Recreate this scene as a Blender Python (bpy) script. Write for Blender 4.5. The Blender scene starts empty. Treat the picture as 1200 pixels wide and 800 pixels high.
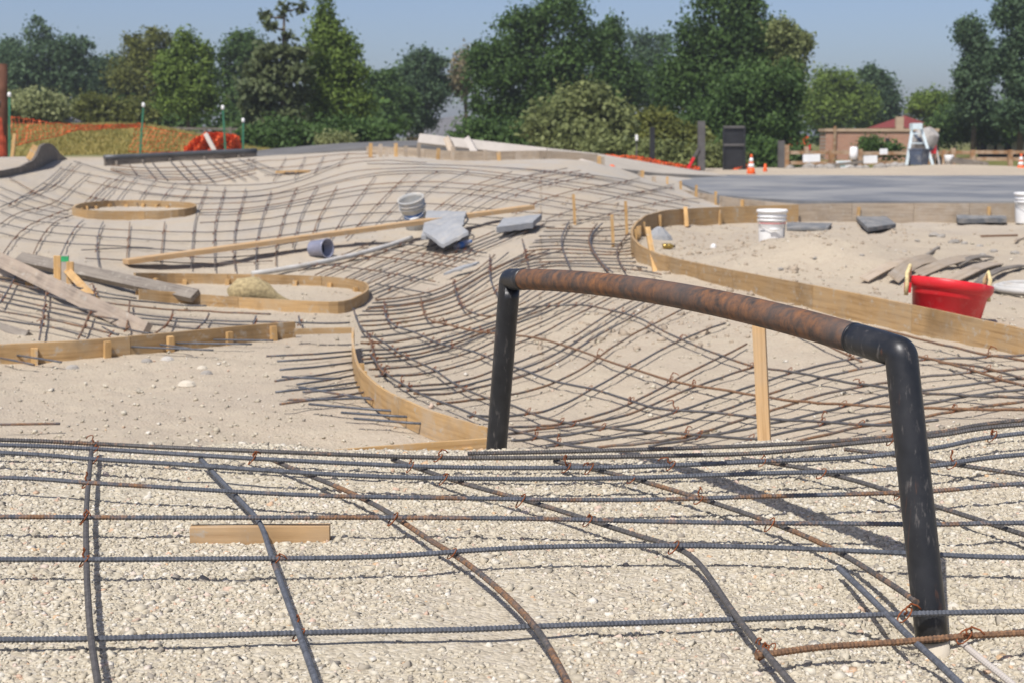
import bpy, math, random
import numpy as np
from mathutils import Vector
random.seed(7); rng = np.random.default_rng(7)
sc = bpy.context.scene
COL = sc.collection
# ------------------------------------------------------------------ camera, world, sun, exposure
CAMZ, F, PITCH = 1.05, 1667.0, math.atan(240/1667.0)
cd = bpy.data.cameras.new('camera'); cam = bpy.data.objects.new('camera', cd); COL.objects.link(cam)
cam.location = (0, 0, CAMZ); cam.rotation_euler = (math.pi/2-PITCH, 0, 0)
cd.lens = 50.0; cd.sensor_width = 36.0; cd.clip_start = 0.05; cd.clip_end = 3000
cd.dof.use_dof = True; cd.dof.focus_distance = 3.45; cd.dof.aperture_fstop = 7.1
sc.camera = cam
SUN = Vector((-0.195, -0.33, 0.62)).normalized()
EL = math.asin(SUN.z); ROT = math.atan2(SUN.x, SUN.y)
w = bpy.data.worlds.new('World'); sc.world = w; w.use_nodes = True
wn = w.node_tree.nodes; wl = w.node_tree.links; wn.clear()
wo = wn.new('ShaderNodeOutputWorld'); wb = wn.new('ShaderNodeBackground'); sk = wn.new('ShaderNodeTexSky')
sk.sky_type = 'NISHITA'; sk.sun_disc = False; sk.sun_elevation = EL; sk.sun_rotation = ROT
sk.altitude = 1000; sk.air_density = 0.8; sk.dust_density = 4.0; sk.ozone_density = 3.0
wt = wn.new('ShaderNodeVectorMath'); wt.operation = 'MULTIPLY'; wt.inputs[1].default_value = (1.05, 0.99, 1.01)   # smoky summer air, the same over the whole sky
wl.new(sk.outputs[0], wt.inputs[0]); wl.new(wt.outputs[0], wb.inputs[0]); wb.inputs[1].default_value = 0.105; wl.new(wb.outputs[0], wo.inputs[0])
sl = bpy.data.lights.new('sun', 'SUN'); so = bpy.data.objects.new('sun', sl); COL.objects.link(so)
sl.energy = 4.0; sl.angle = math.radians(0.53); sl.color = (1.0, 0.96, 0.915)
so.rotation_euler = SUN.to_track_quat('Z', 'Y').to_euler(); so.location = (0, 0, 30)
sc.view_settings.view_transform = 'Standard'; sc.view_settings.look = 'None'
sc.view_settings.exposure = 0.30; sc.view_settings.gamma = 1.0; sc.view_settings.use_curve_mapping = False
sc.cycles.max_bounces = 5; sc.cycles.diffuse_bounces = 3; sc.cycles.transparent_max_bounces = 6
# ------------------------------------------------------------------ picking points of the place
cp, sp = math.cos(PITCH), math.sin(PITCH)
def ray(px, py):
    u = (px-600)/F; v = (400-py)/F
    return u, cp+v*sp, -sp+v*cp
def P(px, py, d):
    u, y, z = ray(px, py); return np.array([u/y*d, d, CAMZ+z/y*d])
def at_h(px, py, h):                       # point on the level plane h below the camera
    u, y, z = ray(px, py); t = -h/z; return np.array([u*t, y*t, CAMZ-h])
# ------------------------------------------------------------------ materials
def nd(nt, typ, **kw):
    n = nt.nodes.new(typ)
    for k, v in kw.items():
        if k.startswith('i_'):
            key = k[2:]; key = int(key) if key.isdigit() else key.replace('_', ' ')
            n.inputs[key].default_value = v
        else: setattr(n, k, v)
    return n
def newmat(name, rough=0.8, spec=0.3, metal=0.0):
    m = bpy.data.materials.new(name); m.use_nodes = True; nt = m.node_tree
    b = nt.nodes['Principled BSDF']; b.inputs['Roughness'].default_value = rough
    b.inputs['Specular IOR Level'].default_value = spec; b.inputs['Metallic'].default_value = metal
    return m, nt, b
def ramp(nt, fac, stops):
    r = nt.nodes.new('ShaderNodeValToRGB'); e = r.color_ramp.elements
    while len(e) < len(stops): e.new(0.5)
    for i, (p, c) in enumerate(stops): e[i].position = p; e[i].color = (*c, 1)
    if fac is not None: nt.links.new(fac, r.inputs[0])
    return r
def mixc(nt, fac, a, b, blend='MIX'):
    n = nt.nodes.new('ShaderNodeMix'); n.data_type = 'RGBA'; n.blend_type = blend
    for s, v in ((0, fac), (6, a), (7, b)):
        if isinstance(v, (int, float)): n.inputs[s].default_value = v
        elif isinstance(v, tuple): n.inputs[s].default_value = (*v, 1)
        else: nt.links.new(v, n.inputs[s])
    return n.outputs[2]
def coords(nt, attr=None, scale=None):
    if attr: o = nd(nt, 'ShaderNodeAttribute', attribute_name=attr).outputs['Vector']
    else: o = nt.nodes.new('ShaderNodeNewGeometry').outputs['Position']
    if scale:
        m = nd(nt, 'ShaderNodeMapping'); m.inputs['Scale'].default_value = scale
        nt.links.new(o, m.inputs[0]); o = m.outputs[0]
    return o
def noise(nt, vec, scale, detail=4, rough=0.55):
    n = nd(nt, 'ShaderNodeTexNoise', i_Scale=scale, i_Detail=detail, i_Roughness=rough); nt.links.new(vec, n.inputs['Vector']); return n.outputs[0]
def bump(nt, b, h, strength, dist, prev=None):
    n = nd(nt, 'ShaderNodeBump', i_Strength=strength, i_Distance=dist); nt.links.new(h, n.inputs['Height'])
    if prev is not None: nt.links.new(prev, n.inputs['Normal'])
    nt.links.new(n.outputs[0], b.inputs['Normal']); return n.outputs[0]
def simple(name, col, rough=0.7, spec=0.3, metal=0.0, var=0.12, scale=9.0, attr=None, bmp=0.0, dirt=None, dscale=4, damt=(0.5, 0.7)):
    m, nt, b = newmat(name, rough, spec, metal); c = coords(nt, attr)
    n = noise(nt, c, scale, 5)
    lo = tuple(x*(1-var) for x in col); hi = tuple(min(1, x*(1+var)) for x in col)
    o = ramp(nt, n, [(0.3, lo), (0.7, hi)]).outputs[0]
    if dirt:
        n2 = noise(nt, c, dscale, 6, 0.65); f = ramp(nt, n2, [(damt[0], (0, 0, 0)), (damt[1], (1, 1, 1))]).outputs[0]
        o = mixc(nt, f, o, dirt)
    nt.links.new(o, b.inputs['Base Color'])
    if bmp: bump(nt, b, n, bmp, 0.01)
    return m
def wood(name, col, dark, grey=None, rings=True):
    m, nt, b = newmat(name, 0.75, 0.25)
    oi = nt.nodes.new('ShaderNodeObjectInfo')
    add = nd(nt, 'ShaderNodeVectorMath', operation='ADD'); c = coords(nt, 'lc')
    sc_ = nd(nt, 'ShaderNodeVectorMath', operation='SCALE', i_Scale=17.0)
    cmb = nd(nt, 'ShaderNodeCombineXYZ')
    for i in range(3): nt.links.new(oi.outputs['Random'], cmb.inputs[i])
    nt.links.new(cmb.outputs[0], sc_.inputs[0]); nt.links.new(c, add.inputs[0]); nt.links.new(sc_.outputs[0], add.inputs[1])
    mp = nd(nt, 'ShaderNodeMapping'); mp.inputs['Scale'].default_value = (2.5, 60, 60); nt.links.new(add.outputs[0], mp.inputs[0])
    g = noise(nt, mp.outputs[0], 1.0, 6, 0.6)
    o = ramp(nt, g, [(0.3, dark), (0.5, col), (0.72, tuple(min(1, x*1.18) for x in col))]).outputs[0]
    st = noise(nt, add.outputs[0], 5.0, 5, 0.6)
    o = mixc(nt, ramp(nt, st, [(0.45, (0, 0, 0)), (0.75, (0.75, 0.75, 0.75))]).outputs[0], o, grey or tuple(x*0.6 for x in col))
    hv = nd(nt, 'ShaderNodeHueSaturation'); nt.links.new(o, hv.inputs['Color'])
    mr = nd(nt, 'ShaderNodeMapRange'); mr.inputs[3].default_value = 0.8; mr.inputs[4].default_value = 1.15
    nt.links.new(oi.outputs['Random'], mr.inputs[0]); nt.links.new(mr.outputs[0], hv.inputs['Value'])
    sp_ = noise(nt, coords(nt), 16, 7, .72); kn = noise(nt, coords(nt), 2.3, 4, .6)
    o = mixc(nt, ramp(nt, sp_, [(.56, (0, 0, 0)), (.66, (.7,)*3)]).outputs[0], hv.outputs[0], (.42, .39, .33))
    o = mixc(nt, ramp(nt, kn, [(.56, (0, 0, 0)), (.72, (.55,)*3)]).outputs[0], o, tuple(x*.55 for x in dark))
    nt.links.new(o, b.inputs['Base Color']); bump(nt, b, g, 0.35, 0.004)
    return m
M = {}
M['form'] = wood('form_wood', (.39, .255, .12), (.27, .165, .07), (.36, .28, .18))
M['lumber'] = wood('fresh_lumber', (.56, .37, .19), (.42, .25, .11), (.50, .38, .25))
M['stake'] = wood('stake_wood', (.58, .37, .16), (.42, .24, .09))
M['grey'] = wood('weathered_wood', (.20, .175, .145), (.12, .10, .085), (.27, .24, .195))
M['dirty'] = wood('dirty_wood', (.42, .34, .25), (.27, .21, .15), (.45, .39, .32))
M['mauve'] = wood('stained_plank', (.29, .235, .185), (.17, .14, .11), (.38, .31, .235))
M['ply'] = wood('plywood', (.45, .29, .13), (.33, .20, .08), (.42, .36, .28))
M['crete'] = simple('concrete_pale', (.42, .40, .36), .9, .2, var=.1, scale=3, bmp=.15, dirt=(.50, .46, .40), dscale=.8)
M['slab'] = simple('concrete_dark', (.145, .152, .162), .6, .35, var=.18, scale=.8, bmp=.05, dirt=(.27, .265, .25), dscale=.55, damt=(.40, .62))
M['strip'] = simple('concrete_grey', (.13, .128, .124), .9, .2, var=.1, scale=1.4, dirt=(.18, .175, .165), dscale=.7)
M['deck'] = simple('concrete_tan', (.40, .36, .30), .9, .2, var=.1, scale=1.0, dirt=(.30, .285, .26), dscale=.35)
M['stained'] = simple('stained_board', (.44, .405, .36), .85, .2, var=.1, scale=4, dirt=(.42, .37, .32), dscale=2)
M['rubble'] = simple('rubble', (.30, .28, .25), .95, .1, var=.25, scale=9, bmp=.3)
M['black'] = simple('black_metal', (.018, .019, .021), .45, .5, var=.3, scale=5)
M['post_grey'] = simple('grey_post', (.10, .095, .09), .6, .4, var=.2, scale=5)
M['coping'] = simple('coping_steel', (.09, .095, .10), .5, .5, metal=.3, var=.25, scale=2)
M['white'] = simple('white_plastic', (.78, .78, .76), .45, .4, var=.04, scale=12, dirt=(.52, .47, .40), dscale=9, damt=(.58, .8))
M['greyplastic'] = simple('grey_bucket', (.40, .41, .40), .6, .3, var=.15, scale=12, dirt=(.52, .49, .43), dscale=8, damt=(.42, .6))
M['blue'] = simple('blue_print', (.05, .16, .42), .5, .4, var=.3, scale=20, dirt=(.45, .45, .45), dscale=16, damt=(.5, .65))
M['red'] = simple('red_tub', (.62, .018, .025), .4, .45, var=.12, scale=6, dirt=(.55, .16, .14), dscale=11, damt=(.55, .85))
M['pink'] = simple('pink_print', (.65, .2, .2), .5, .4)
M['rope'] = simple('yellow_rope', (.62, .52, .28), .9, .1, var=.25, scale=60)
M['pad'] = simple('foam_pad', (.29, .30, .31), .9, .15, var=.1, scale=10, bmp=.1, dirt=(.37, .36, .34), dscale=7)
M['paddark'] = simple('dark_pad', (.13, .14, .15), .85, .2, var=.2, scale=9, bmp=.2, dirt=(.27, .26, .24), dscale=6, damt=(.4, .62))
M['orange'] = simple('orange_plastic', (.80, .11, .015), .5, .4, var=.08, scale=9)
M['net'] = simple('orange_net', (.74, .125, .035), .6, .3, var=.15, scale=3)
M['tgreen'] = simple('green_tpost', (.035, .16, .09), .5, .4, var=.2, scale=8)
M['rail_wood'] = simple('split_rail', (.27, .15, .07), .85, .2, var=.3, scale=5, dirt=(.42, .32, .22), dscale=3, damt=(.4, .6))
M['pole'] = simple('pole_wood', (.11, .05, .03), .85, .2, var=.3, scale=5)
M['brick'] = None
M['roofred'] = simple('red_roof', (.20, .045, .04), .8, .2, var=.2, scale=6)
M['roofgrey'] = simple('grey_roof', (.15, .15, .155), .9, .1, var=.15, scale=4)
M['stucco'] = simple('stucco', (.48, .36, .25), .9, .1, var=.1, scale=3)
M['darkwall'] = simple('dark_wall', (.04, .04, .045), .7, .2, var=.2, scale=3)
M['palewall'] = simple('pale_wall', (.42, .40, .36), .8, .2, var=.1, scale=2)
M['ladder'] = simple('pale_blue_metal', (.62, .72, .74), .4, .5, var=.08, scale=6)
M['sign'] = simple('sign_white', (.74, .76, .76), .5, .4, var=.05, scale=6)
M['teal'] = simple('sign_teal', (.15, .42, .40), .5, .4)
M['netwrap'] = simple('net_wrap', (.36, .065, .03), .7, .2, var=.45, scale=9)
M['drum'] = simple('mixer_drum', (.34, .325, .30), .8, .3, var=.2, scale=6, dirt=(.46, .43, .39), dscale=5)
M['binblue'] = simple('blue_grey_bin', (.07, .09, .13), .5, .4, var=.3, scale=5, dirt=(.30, .30, .29), dscale=6, damt=(.5, .75))
M['tyre'] = simple('tyre_rubber', (.02, .02, .02), .8, .3)
M['wire'] = simple('rust_wire', (.20, .065, .025), .9, .2, var=.4, scale=120)
M['blocktan'] = simple('precast', (.52, .47, .38), .9, .2, var=.1, scale=20, bmp=.2)
M['straw'] = simple('straw_wattle', (.36, .29, .16), .95, .1, var=.35, scale=45, bmp=.6)
M['brass'] = simple('brass_bottle', (.35, .24, .06), .3, .6, metal=.6)
M['clear'] = simple('cloudy_plastic', (.24, .25, .32), .25, .5, var=.1, scale=20)
M['greenpaint'] = simple('green_paint', (.05, .42, .16), .7, .3, var=.2, scale=30)
M['hose'] = simple('pale_hose', (.48, .47, .44), .7, .3, var=.1, scale=10, dirt=(.40, .36, .30), dscale=6)

# brick wall
m, nt, b = newmat('brick_wall', .9, .15)
bt = nd(nt, 'ShaderNodeTexBrick'); bt.inputs['Scale'].default_value = 1.0
for k, v in (('Brick Width', .22), ('Row Height', .075), ('Mortar Size', .008)): bt.inputs[k].default_value = v
bt.inputs['Color1'].default_value = (.40, .19, .12, 1); bt.inputs['Color2'].default_value = (.46, .235, .15, 1); bt.inputs['Mortar'].default_value = (.42, .36, .30, 1)
nt.links.new(coords(nt, 'lc'), bt.inputs['Vector']); nt.links.new(bt.outputs[0], b.inputs['Base Color']); M['brick'] = m

# rebar: blue-grey mill scale with rust patches along the length
def rebar_mat(name, thr, tint=(.075, .082, .095)):
    m, nt, b = newmat(name, .55, .5)
    oi = nt.nodes.new('ShaderNodeObjectInfo'); c = coords(nt)
    n = noise(nt, c, 7.0, 5, .65); n2 = noise(nt, c, 90, 3)
    ad = nd(nt, 'ShaderNodeMath', operation='MULTIPLY_ADD'); nt.links.new(oi.outputs['Random'], ad.inputs[0]); ad.inputs[1].default_value = .22; nt.links.new(n, ad.inputs[2])
    ad2 = nd(nt, 'ShaderNodeMath', operation='MULTIPLY_ADD'); nt.links.new(n2, ad2.inputs[0]); ad2.inputs[1].default_value = .3; nt.links.new(ad.outputs[0], ad2.inputs[2])
    f = ramp(nt, ad2.outputs[0], [(thr, (0, 0, 0)), (min(.99, thr+.14), (1, 1, 1))]).outputs[0]
    base = ramp(nt, n2, [(.3, tuple(x*.7 for x in tint)), (.7, tuple(x*1.5 for x in tint))]).outputs[0]
    rust = ramp(nt, n2, [(.35, (.10, .06, .038)), (.65, (.24, .13, .065))]).outputs[0]
    nt.links.new(mixc(nt, f, base, rust), b.inputs['Base Color'])
    r = nd(nt, 'ShaderNodeMapRange'); r.inputs[3].default_value = .42; r.inputs[4].default_value = .9
    nt.links.new(f, r.inputs[0]); nt.links.new(r.outputs[0], b.inputs['Roughness'])
    return m
M['rebar'] = rebar_mat('rebar_steel', .84, (.078, .084, .096))
M['rebar_r'] = rebar_mat('rebar_rusty', .79, (.075, .07, .066))
M['rust'] = rebar_mat('rebar_rust', .36)
M['rebar_far'] = rebar_mat('rebar_dusty', .80, (.075, .072, .072))
M['rebar_far_rusty'] = rebar_mat('rebar_dusty_rusty', .68, (.085, .075, .068))

# rail paint and rusty tube
m, nt, b = newmat('black_pipe_paint', .42, .5)
c = coords(nt); n = noise(nt, c, 14, 6, .7); n2 = noise(nt, coords(nt, None, (30, 30, 6)), 2.2, 6, .7)
o = ramp(nt, n, [(.3, (.010, .011, .013)), (.6, (.022, .023, .026)), (.8, (.05, .048, .045))]).outputs[0]
o = mixc(nt, ramp(nt, n2, [(.58, (0, 0, 0)), (.68, (.8, .8, .8))]).outputs[0], o, (.13, .12, .11))
n4 = noise(nt, coords(nt, None, (40, 40, 3)), 1.0, 4, .6)
o = mixc(nt, ramp(nt, n4, [(.66, (0, 0, 0)), (.74, (.8, .8, .8))]).outputs[0], o, (.12, .05, .025))
nt.links.new(o, b.inputs['Base Color']); rr = ramp(nt, n, [(.3, (.3,)*3), (.8, (.6,)*3)]); nt.links.new(rr.outputs[0], b.inputs['Roughness']); bump(nt, b, n, .12, .004)
M['pipe_black'] = m
m, nt, b = newmat('rusty_pipe', .7, .4)
lc = coords(nt, 'lc'); mp = nd(nt, 'ShaderNodeMapping'); mp.inputs['Scale'].default_value = (55, 9, 9); nt.links.new(lc, mp.inputs[0])
n = noise(nt, mp.outputs[0], 1.0, 7, .7)           # rings round the tube
n2 = noise(nt, coords(nt), 30, 6, .7); n3 = noise(nt, coords(nt), 6, 4, .6)
nr = nd(nt, 'ShaderNodeMath', operation='MULTIPLY'); nt.links.new(n, nr.inputs[0]); nr.inputs[1].default_value = .55
mm = nd(nt, 'ShaderNodeMath', operation='MULTIPLY_ADD'); nt.links.new(n2, mm.inputs[0]); mm.inputs[1].default_value = 1.45; nt.links.new(nr.outputs[0], mm.inputs[2])
m2 = nd(nt, 'ShaderNodeMath', operation='MULTIPLY'); nt.links.new(mm.outputs[0], m2.inputs[0]); m2.inputs[1].default_value = .5
o = ramp(nt, m2.outputs[0], [(.34, (.026, .024, .023)), (.44, (.080, .052, .038)), (.54, (.165, .080, .040)), (.70, (.31, .135, .05))]).outputs[0]
o = mixc(nt, ramp(nt, n3, [(.42, (0, 0, 0)), (.70, (.7, .7, .7))]).outputs[0], o, (.085, .072, .066))
nt.links.new(o, b.inputs['Base Color']); bump(nt, b, n2, .25, .003)
M['pipe_rust'] = m

# ground: gravel, sand, grass by place
m, nt, b = newmat('ground_gravel', .95, .12)
c = coords(nt)
v1 = nd(nt, 'ShaderNodeTexVoronoi', i_Scale=85.0); nt.links.new(c, v1.inputs['Vector'])
v2 = nd(nt, 'ShaderNodeTexVoronoi', i_Scale=33.0); nt.links.new(c, v2.inputs['Vector'])
sep = nd(nt, 'ShaderNodeSeparateColor'); nt.links.new(v1.outputs['Color'], sep.inputs[0])
peb = ramp(nt, sep.outputs[0], [(0, (.38, .335, .25)), (.45, (.475, .425, .32)), (.75, (.52, .468, .362)), (.93, (.565, .525, .43)), (1, (.35, .31, .255))]).outputs[0]
nl = noise(nt, c, .55, 5, .6); nm = noise(nt, c, 7, 6, .65); nf = noise(nt, c, 60, 3, .6)
sand = ramp(nt, nf, [(.3, (.375, .305, .225)), (.7, (.455, .378, .286))]).outputs[0]
at = nd(nt, 'ShaderNodeAttribute', attribute_name='sand')
o = mixc(nt, at.outputs['Fac'], peb, sand)
o = mixc(nt, ramp(nt, nm, [(.40, (0, 0, 0)), (.70, (.45,)*3)]).outputs[0], o, (.50, .443, .33))
o = mixc(nt, ramp(nt, nl, [(.42, (0, 0, 0)), (.66, (.45,)*3)]).outputs[0], o, (.36, .305, .245))
crete = nd(nt, 'ShaderNodeAttribute', attribute_name='pale')
npl = noise(nt, c, 2.2, 6, .7)
pm = nd(nt, 'ShaderNodeMath', operation='MULTIPLY'); nt.links.new(ramp(nt, npl, [(.36, (0, 0, 0)), (.60, (.9,)*3)]).outputs[0], pm.inputs[0]); nt.links.new(crete.outputs['Fac'], pm.inputs[1])
o = mixc(nt, pm.outputs[0], o, (.40, .375, .335))
ag = nd(nt, 'ShaderNodeAttribute', attribute_name='grass')
gr = ramp(nt, noise(nt, c, 1.6, 6, .7), [(.35, (.085, .105, .026)), (.52, (.15, .15, .045)), (.72, (.26, .195, .09))]).outputs[0]
o = mixc(nt, ag.outputs['Fac'], o, gr)
nt.links.new(o, b.inputs['Base Color'])
inv = nd(nt, 'ShaderNodeMath', operation='SUBTRACT'); inv.inputs[0].default_value = 1; nt.links.new(v1.outputs['Distance'], inv.inputs[1])
bn = bump(nt, b, inv.outputs[0], .55, .010); bump(nt, b, nm, .35, .05, bn)
M['ground'] = m
m, nt, b = newmat('gravel_stone', .92, .15)
a = nd(nt, 'ShaderNodeAttribute', attribute_name='tone')
o = ramp(nt, a.outputs['Fac'], [(0, (.26, .235, .20)), (.07, (.35, .315, .25)), (.30, (.47, .42, .318)), (.6, (.52, .47, .362)), (.85, (.57, .53, .43)), (.955, (.64, .605, .53)), (.985, (.52, .37, .28)), (1, (.55, .38, .22))]).outputs[0]
n = noise(nt, coords(nt), 300, 3)
o = mixc(nt, ramp(nt, n, [(.4, (0, 0, 0)), (.7, (.3,)*3)]).outputs[0], o, (.36, .30, .235))
nt.links.new(o, b.inputs['Base Color']); M['stone'] = m
def leaf_mat(name, lo, hi):
    m, nt, b = newmat(name, .6, .25)
    a = nd(nt, 'ShaderNodeAttribute', attribute_name='tone')
    n = noise(nt, coords(nt), .9, 3)
    ad = nd(nt, 'ShaderNodeMath', operation='MULTIPLY_ADD'); nt.links.new(n, ad.inputs[0]); ad.inputs[1].default_value = .8; nt.links.new(a.outputs['Fac'], ad.inputs[2])
    o = ramp(nt, ad.outputs[0], [(.35, lo), (1.15 if False else 1.0, hi)]).outputs[0]
    nt.links.new(o, b.inputs['Base Color'])
    t = nd(nt, 'ShaderNodeBsdfTranslucent'); nt.links.new(o, t.inputs[0])
    mx = nd(nt, 'ShaderNodeMixShader', i_0=.36); nt.links.new(b.outputs[0], mx.inputs[1]); nt.links.new(t.outputs[0], mx.inputs[2])
    nt.links.new(mx.outputs[0], nt.nodes['Material Output'].inputs[0]); return m
LEAF = {'dark': leaf_mat('leaf_dark', (0.030, 0.064, 0.018), (0.103, 0.178, 0.043)),
        'blue': leaf_mat('leaf_bluish', (0.039, 0.075, 0.039), (0.116, 0.186, 0.085)),
        'olive': leaf_mat('leaf_olive', (0.065, 0.081, 0.019), (0.198, 0.212, 0.047)),
        'light': leaf_mat('leaf_light', (0.062, 0.110, 0.020), (0.198, 0.279, 0.050)),
        'grey': leaf_mat('leaf_greyish', (0.086, 0.112, 0.037), (0.256, 0.287, 0.106)),
        'pine': leaf_mat('leaf_pine', (0.057, 0.085, 0.034), (0.172, 0.203, 0.088)),
        'brown': leaf_mat('twig_brown', (0.155, 0.136, 0.071), (0.343, 0.287, 0.169)),
        'willow': leaf_mat('leaf_willow', (0.147, 0.178, 0.071), (0.343, 0.364, 0.162)),
        'dry': leaf_mat('grass_dry', (0.189, 0.169, 0.036), (0.429, 0.337, 0.099))}
M['bark'] = simple('bark', (.12, .095, .07), .95, .1, var=.3, scale=8)

# ------------------------------------------------------------------ mesh builder
ORIGIN = {}
class MB:
    def __init__(s): s.v = []; s.f = []; s.l = []; s.n = 0; s.tone = None
    def add(s, v, f, l=None):
        v = np.asarray(v, float); l = v if l is None else np.asarray(l, float)
        s.v.append(v); s.l.append(l); s.f += [tuple(i+s.n for i in q) for q in f]; s.n += len(v); return s
    def box(s, c, size, ax=None, ay=None, taper=1.0):
        """box centred at c with axes ax (length), ay; size along each"""
        ax = np.array([1., 0, 0]) if ax is None else np.asarray(ax, float)/np.linalg.norm(ax)
        ay = np.array([0, 1., 0]) if ay is None else np.asarray(ay, float)
        ay = ay-ax*np.dot(ay, ax); ay /= np.linalg.norm(ay); az = np.cross(ax, ay)
        h = np.asarray(size)/2.0; v = []; l = []
        for sx in (-1, 1):
            for sy in (-1, 1):
                for sz in (-1, 1):
                    k = taper if sx > 0 else 1.0
                    v.append(np.asarray(c)+ax*h[0]*sx+ay*h[1]*sy*k+az*h[2]*sz*k); l.append((h[0]*sx, h[1]*sy, h[2]*sz))
        order = np.argsort([-x for x in size])
        l = np.array(l)[:, order] if size[0] < max(size)-1e-9 else np.array(l)
        s.add(v, [(0, 1, 3, 2), (4, 6, 7, 5), (0, 4, 5, 1), (2, 3, 7, 6), (0, 2, 6, 4), (1, 5, 7, 3)], l); return s
    def beam(s, a, b, wd, th, up=(0, 0, 1), taper=1.0):
        a, b = np.asarray(a, float), np.asarray(b, float); d = b-a; L = np.linalg.norm(d)
        side = np.cross(up, d); 
        if np.linalg.norm(side) < 1e-6: side = np.array([1., 0, 0])
        return s.box((a+b)/2, (L, wd, th), d, side, taper)
    def tube(s, pts, r, n=8, cap=True, squash=None):
        pts = np.asarray(pts, float); k = len(pts); r = np.broadcast_to(np.asarray(r, float), (k,))
        t = np.gradient(pts, axis=0); t /= np.maximum(np.linalg.norm(t, axis=1), 1e-9)[:, None]
        ref = np.array([0, 0, 1.]) if abs(t[0][2]) < .9 else np.array([1., 0, 0])
        N = np.zeros_like(pts); u = ref-t[0]*np.dot(ref, t[0]); u /= np.linalg.norm(u); N[0] = u
        for i in range(1, k):
            u = N[i-1]-t[i]*np.dot(N[i-1], t[i]); N[i] = u/max(np.linalg.norm(u), 1e-9)
        B = np.cross(t, N); ang = np.arange(n)*2*math.pi/n
        ring = (np.cos(ang)[None, :, None]*N[:, None, :]+np.sin(ang)[None, :, None]*B[:, None, :])*r[:, None, None]
        v = (pts[:, None, :]+ring).reshape(-1, 3)
        L = np.concatenate([[0], np.cumsum(np.linalg.norm(np.diff(pts, axis=0), axis=1))])
        l = np.stack([np.repeat(L, n), np.tile(np.cos(ang), k)*np.repeat(r, n), np.tile(np.sin(ang), k)*np.repeat(r, n)], 1)
        f = [(i*n+j, i*n+(j+1) % n, (i+1)*n+(j+1) % n, (i+1)*n+j) for i in range(k-1) for j in range(n)]
        if cap: f += [tuple(range(n-1, -1, -1)), tuple((k-1)*n+j for j in range(n))]
        return s.add(v, f, l)
    def lathe(s, prof, c, n=24, ax=(0, 0, 1), sx=1.0, sy=1.0):
        az = np.asarray(ax, float)/np.linalg.norm(ax); ref = np.array([0, 1., 0]) if abs(az[1]) < .9 else np.array([1., 0, 0])
        u = np.cross(ref, az); u /= np.linalg.norm(u); w_ = np.cross(az, u); k = len(prof); v = []
        for r, z in prof:
            for j in range(n):
                a = j*2*math.pi/n; v.append(np.asarray(c)+u*math.cos(a)*r*sx+w_*math.sin(a)*r*sy+az*z)
        f = [(i*n+j, i*n+(j+1) % n, (i+1)*n+(j+1) % n, (i+1)*n+j) for i in range(k-1) for j in range(n)]
        if prof[0][0] > 1e-6: f.append(tuple(range(n-1, -1, -1)))
        if prof[-1][0] > 1e-6: f.append(tuple((k-1)*n+j for j in range(n)))
        return s.add(v, f)
    def wall(s, bot, hts, th, closed=False):
        """upright board following the 3-D base line bot, heights hts, thickness th"""
        bot = np.asarray(bot, float); k = len(bot); hts = np.broadcast_to(np.asarray(hts, float), (k,))
        t = np.gradient(bot[:, :2], axis=0); t /= np.linalg.norm(t, axis=1)[:, None]; nn = np.stack([-t[:, 1], t[:, 0], np.zeros(k)], 1)*th/2
        up = np.zeros((k, 3)); up[:, 2] = hts
        v = np.stack([bot-nn, bot+nn, bot+nn+up, bot-nn+up], 1).reshape(-1, 3)
        L = np.concatenate([[0], np.cumsum(np.linalg.norm(np.diff(bot, axis=0), axis=1))])
        l = np.stack([np.repeat(L, 4), np.tile([0, th, th, 0], k), np.stack([0*hts, 0*hts, hts, hts], 1).reshape(-1)], 1)
        f = [(i*4+j, i*4+(j+1) % 4, i*4+4+(j+1) % 4, i*4+4+j) for i in range(k-1) for j in range(4)]
        f += [(3, 2, 1, 0), tuple((k-1)*4+j for j in range(4))]
        return s.add(v, f, l)
    def obj(s, name, mat, parent=None, smooth=False, loc=None, tone=None):
        v = np.concatenate(s.v); l = np.concatenate(s.l)
        o0 = np.zeros(3)
        if parent is not None: o0 = ORIGIN[parent.name]
        elif loc is not None: o0 = np.asarray(loc, float)
        me = bpy.data.meshes.new(name); me.from_pydata([tuple(p) for p in v-o0], [], s.f)
        a = me.attributes.new('lc', 'FLOAT_VECTOR', 'POINT'); a.data.foreach_set('vector', l.astype(np.float32).ravel())
        if tone is not None:
            a = me.attributes.new('tone', 'FLOAT', 'POINT'); a.data.foreach_set('value', np.asarray(tone, np.float32))
        if smooth: me.polygons.foreach_set('use_smooth', [True]*len(me.polygons))
        me.materials.append(mat); me.update()
        o = bpy.data.objects.new(name, me); COL.objects.link(o)
        if parent is not None: o.parent = parent; ORIGIN[o.name] = ORIGIN[parent.name]
        else: o.location = o0; ORIGIN[o.name] = o0
        return o
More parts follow.
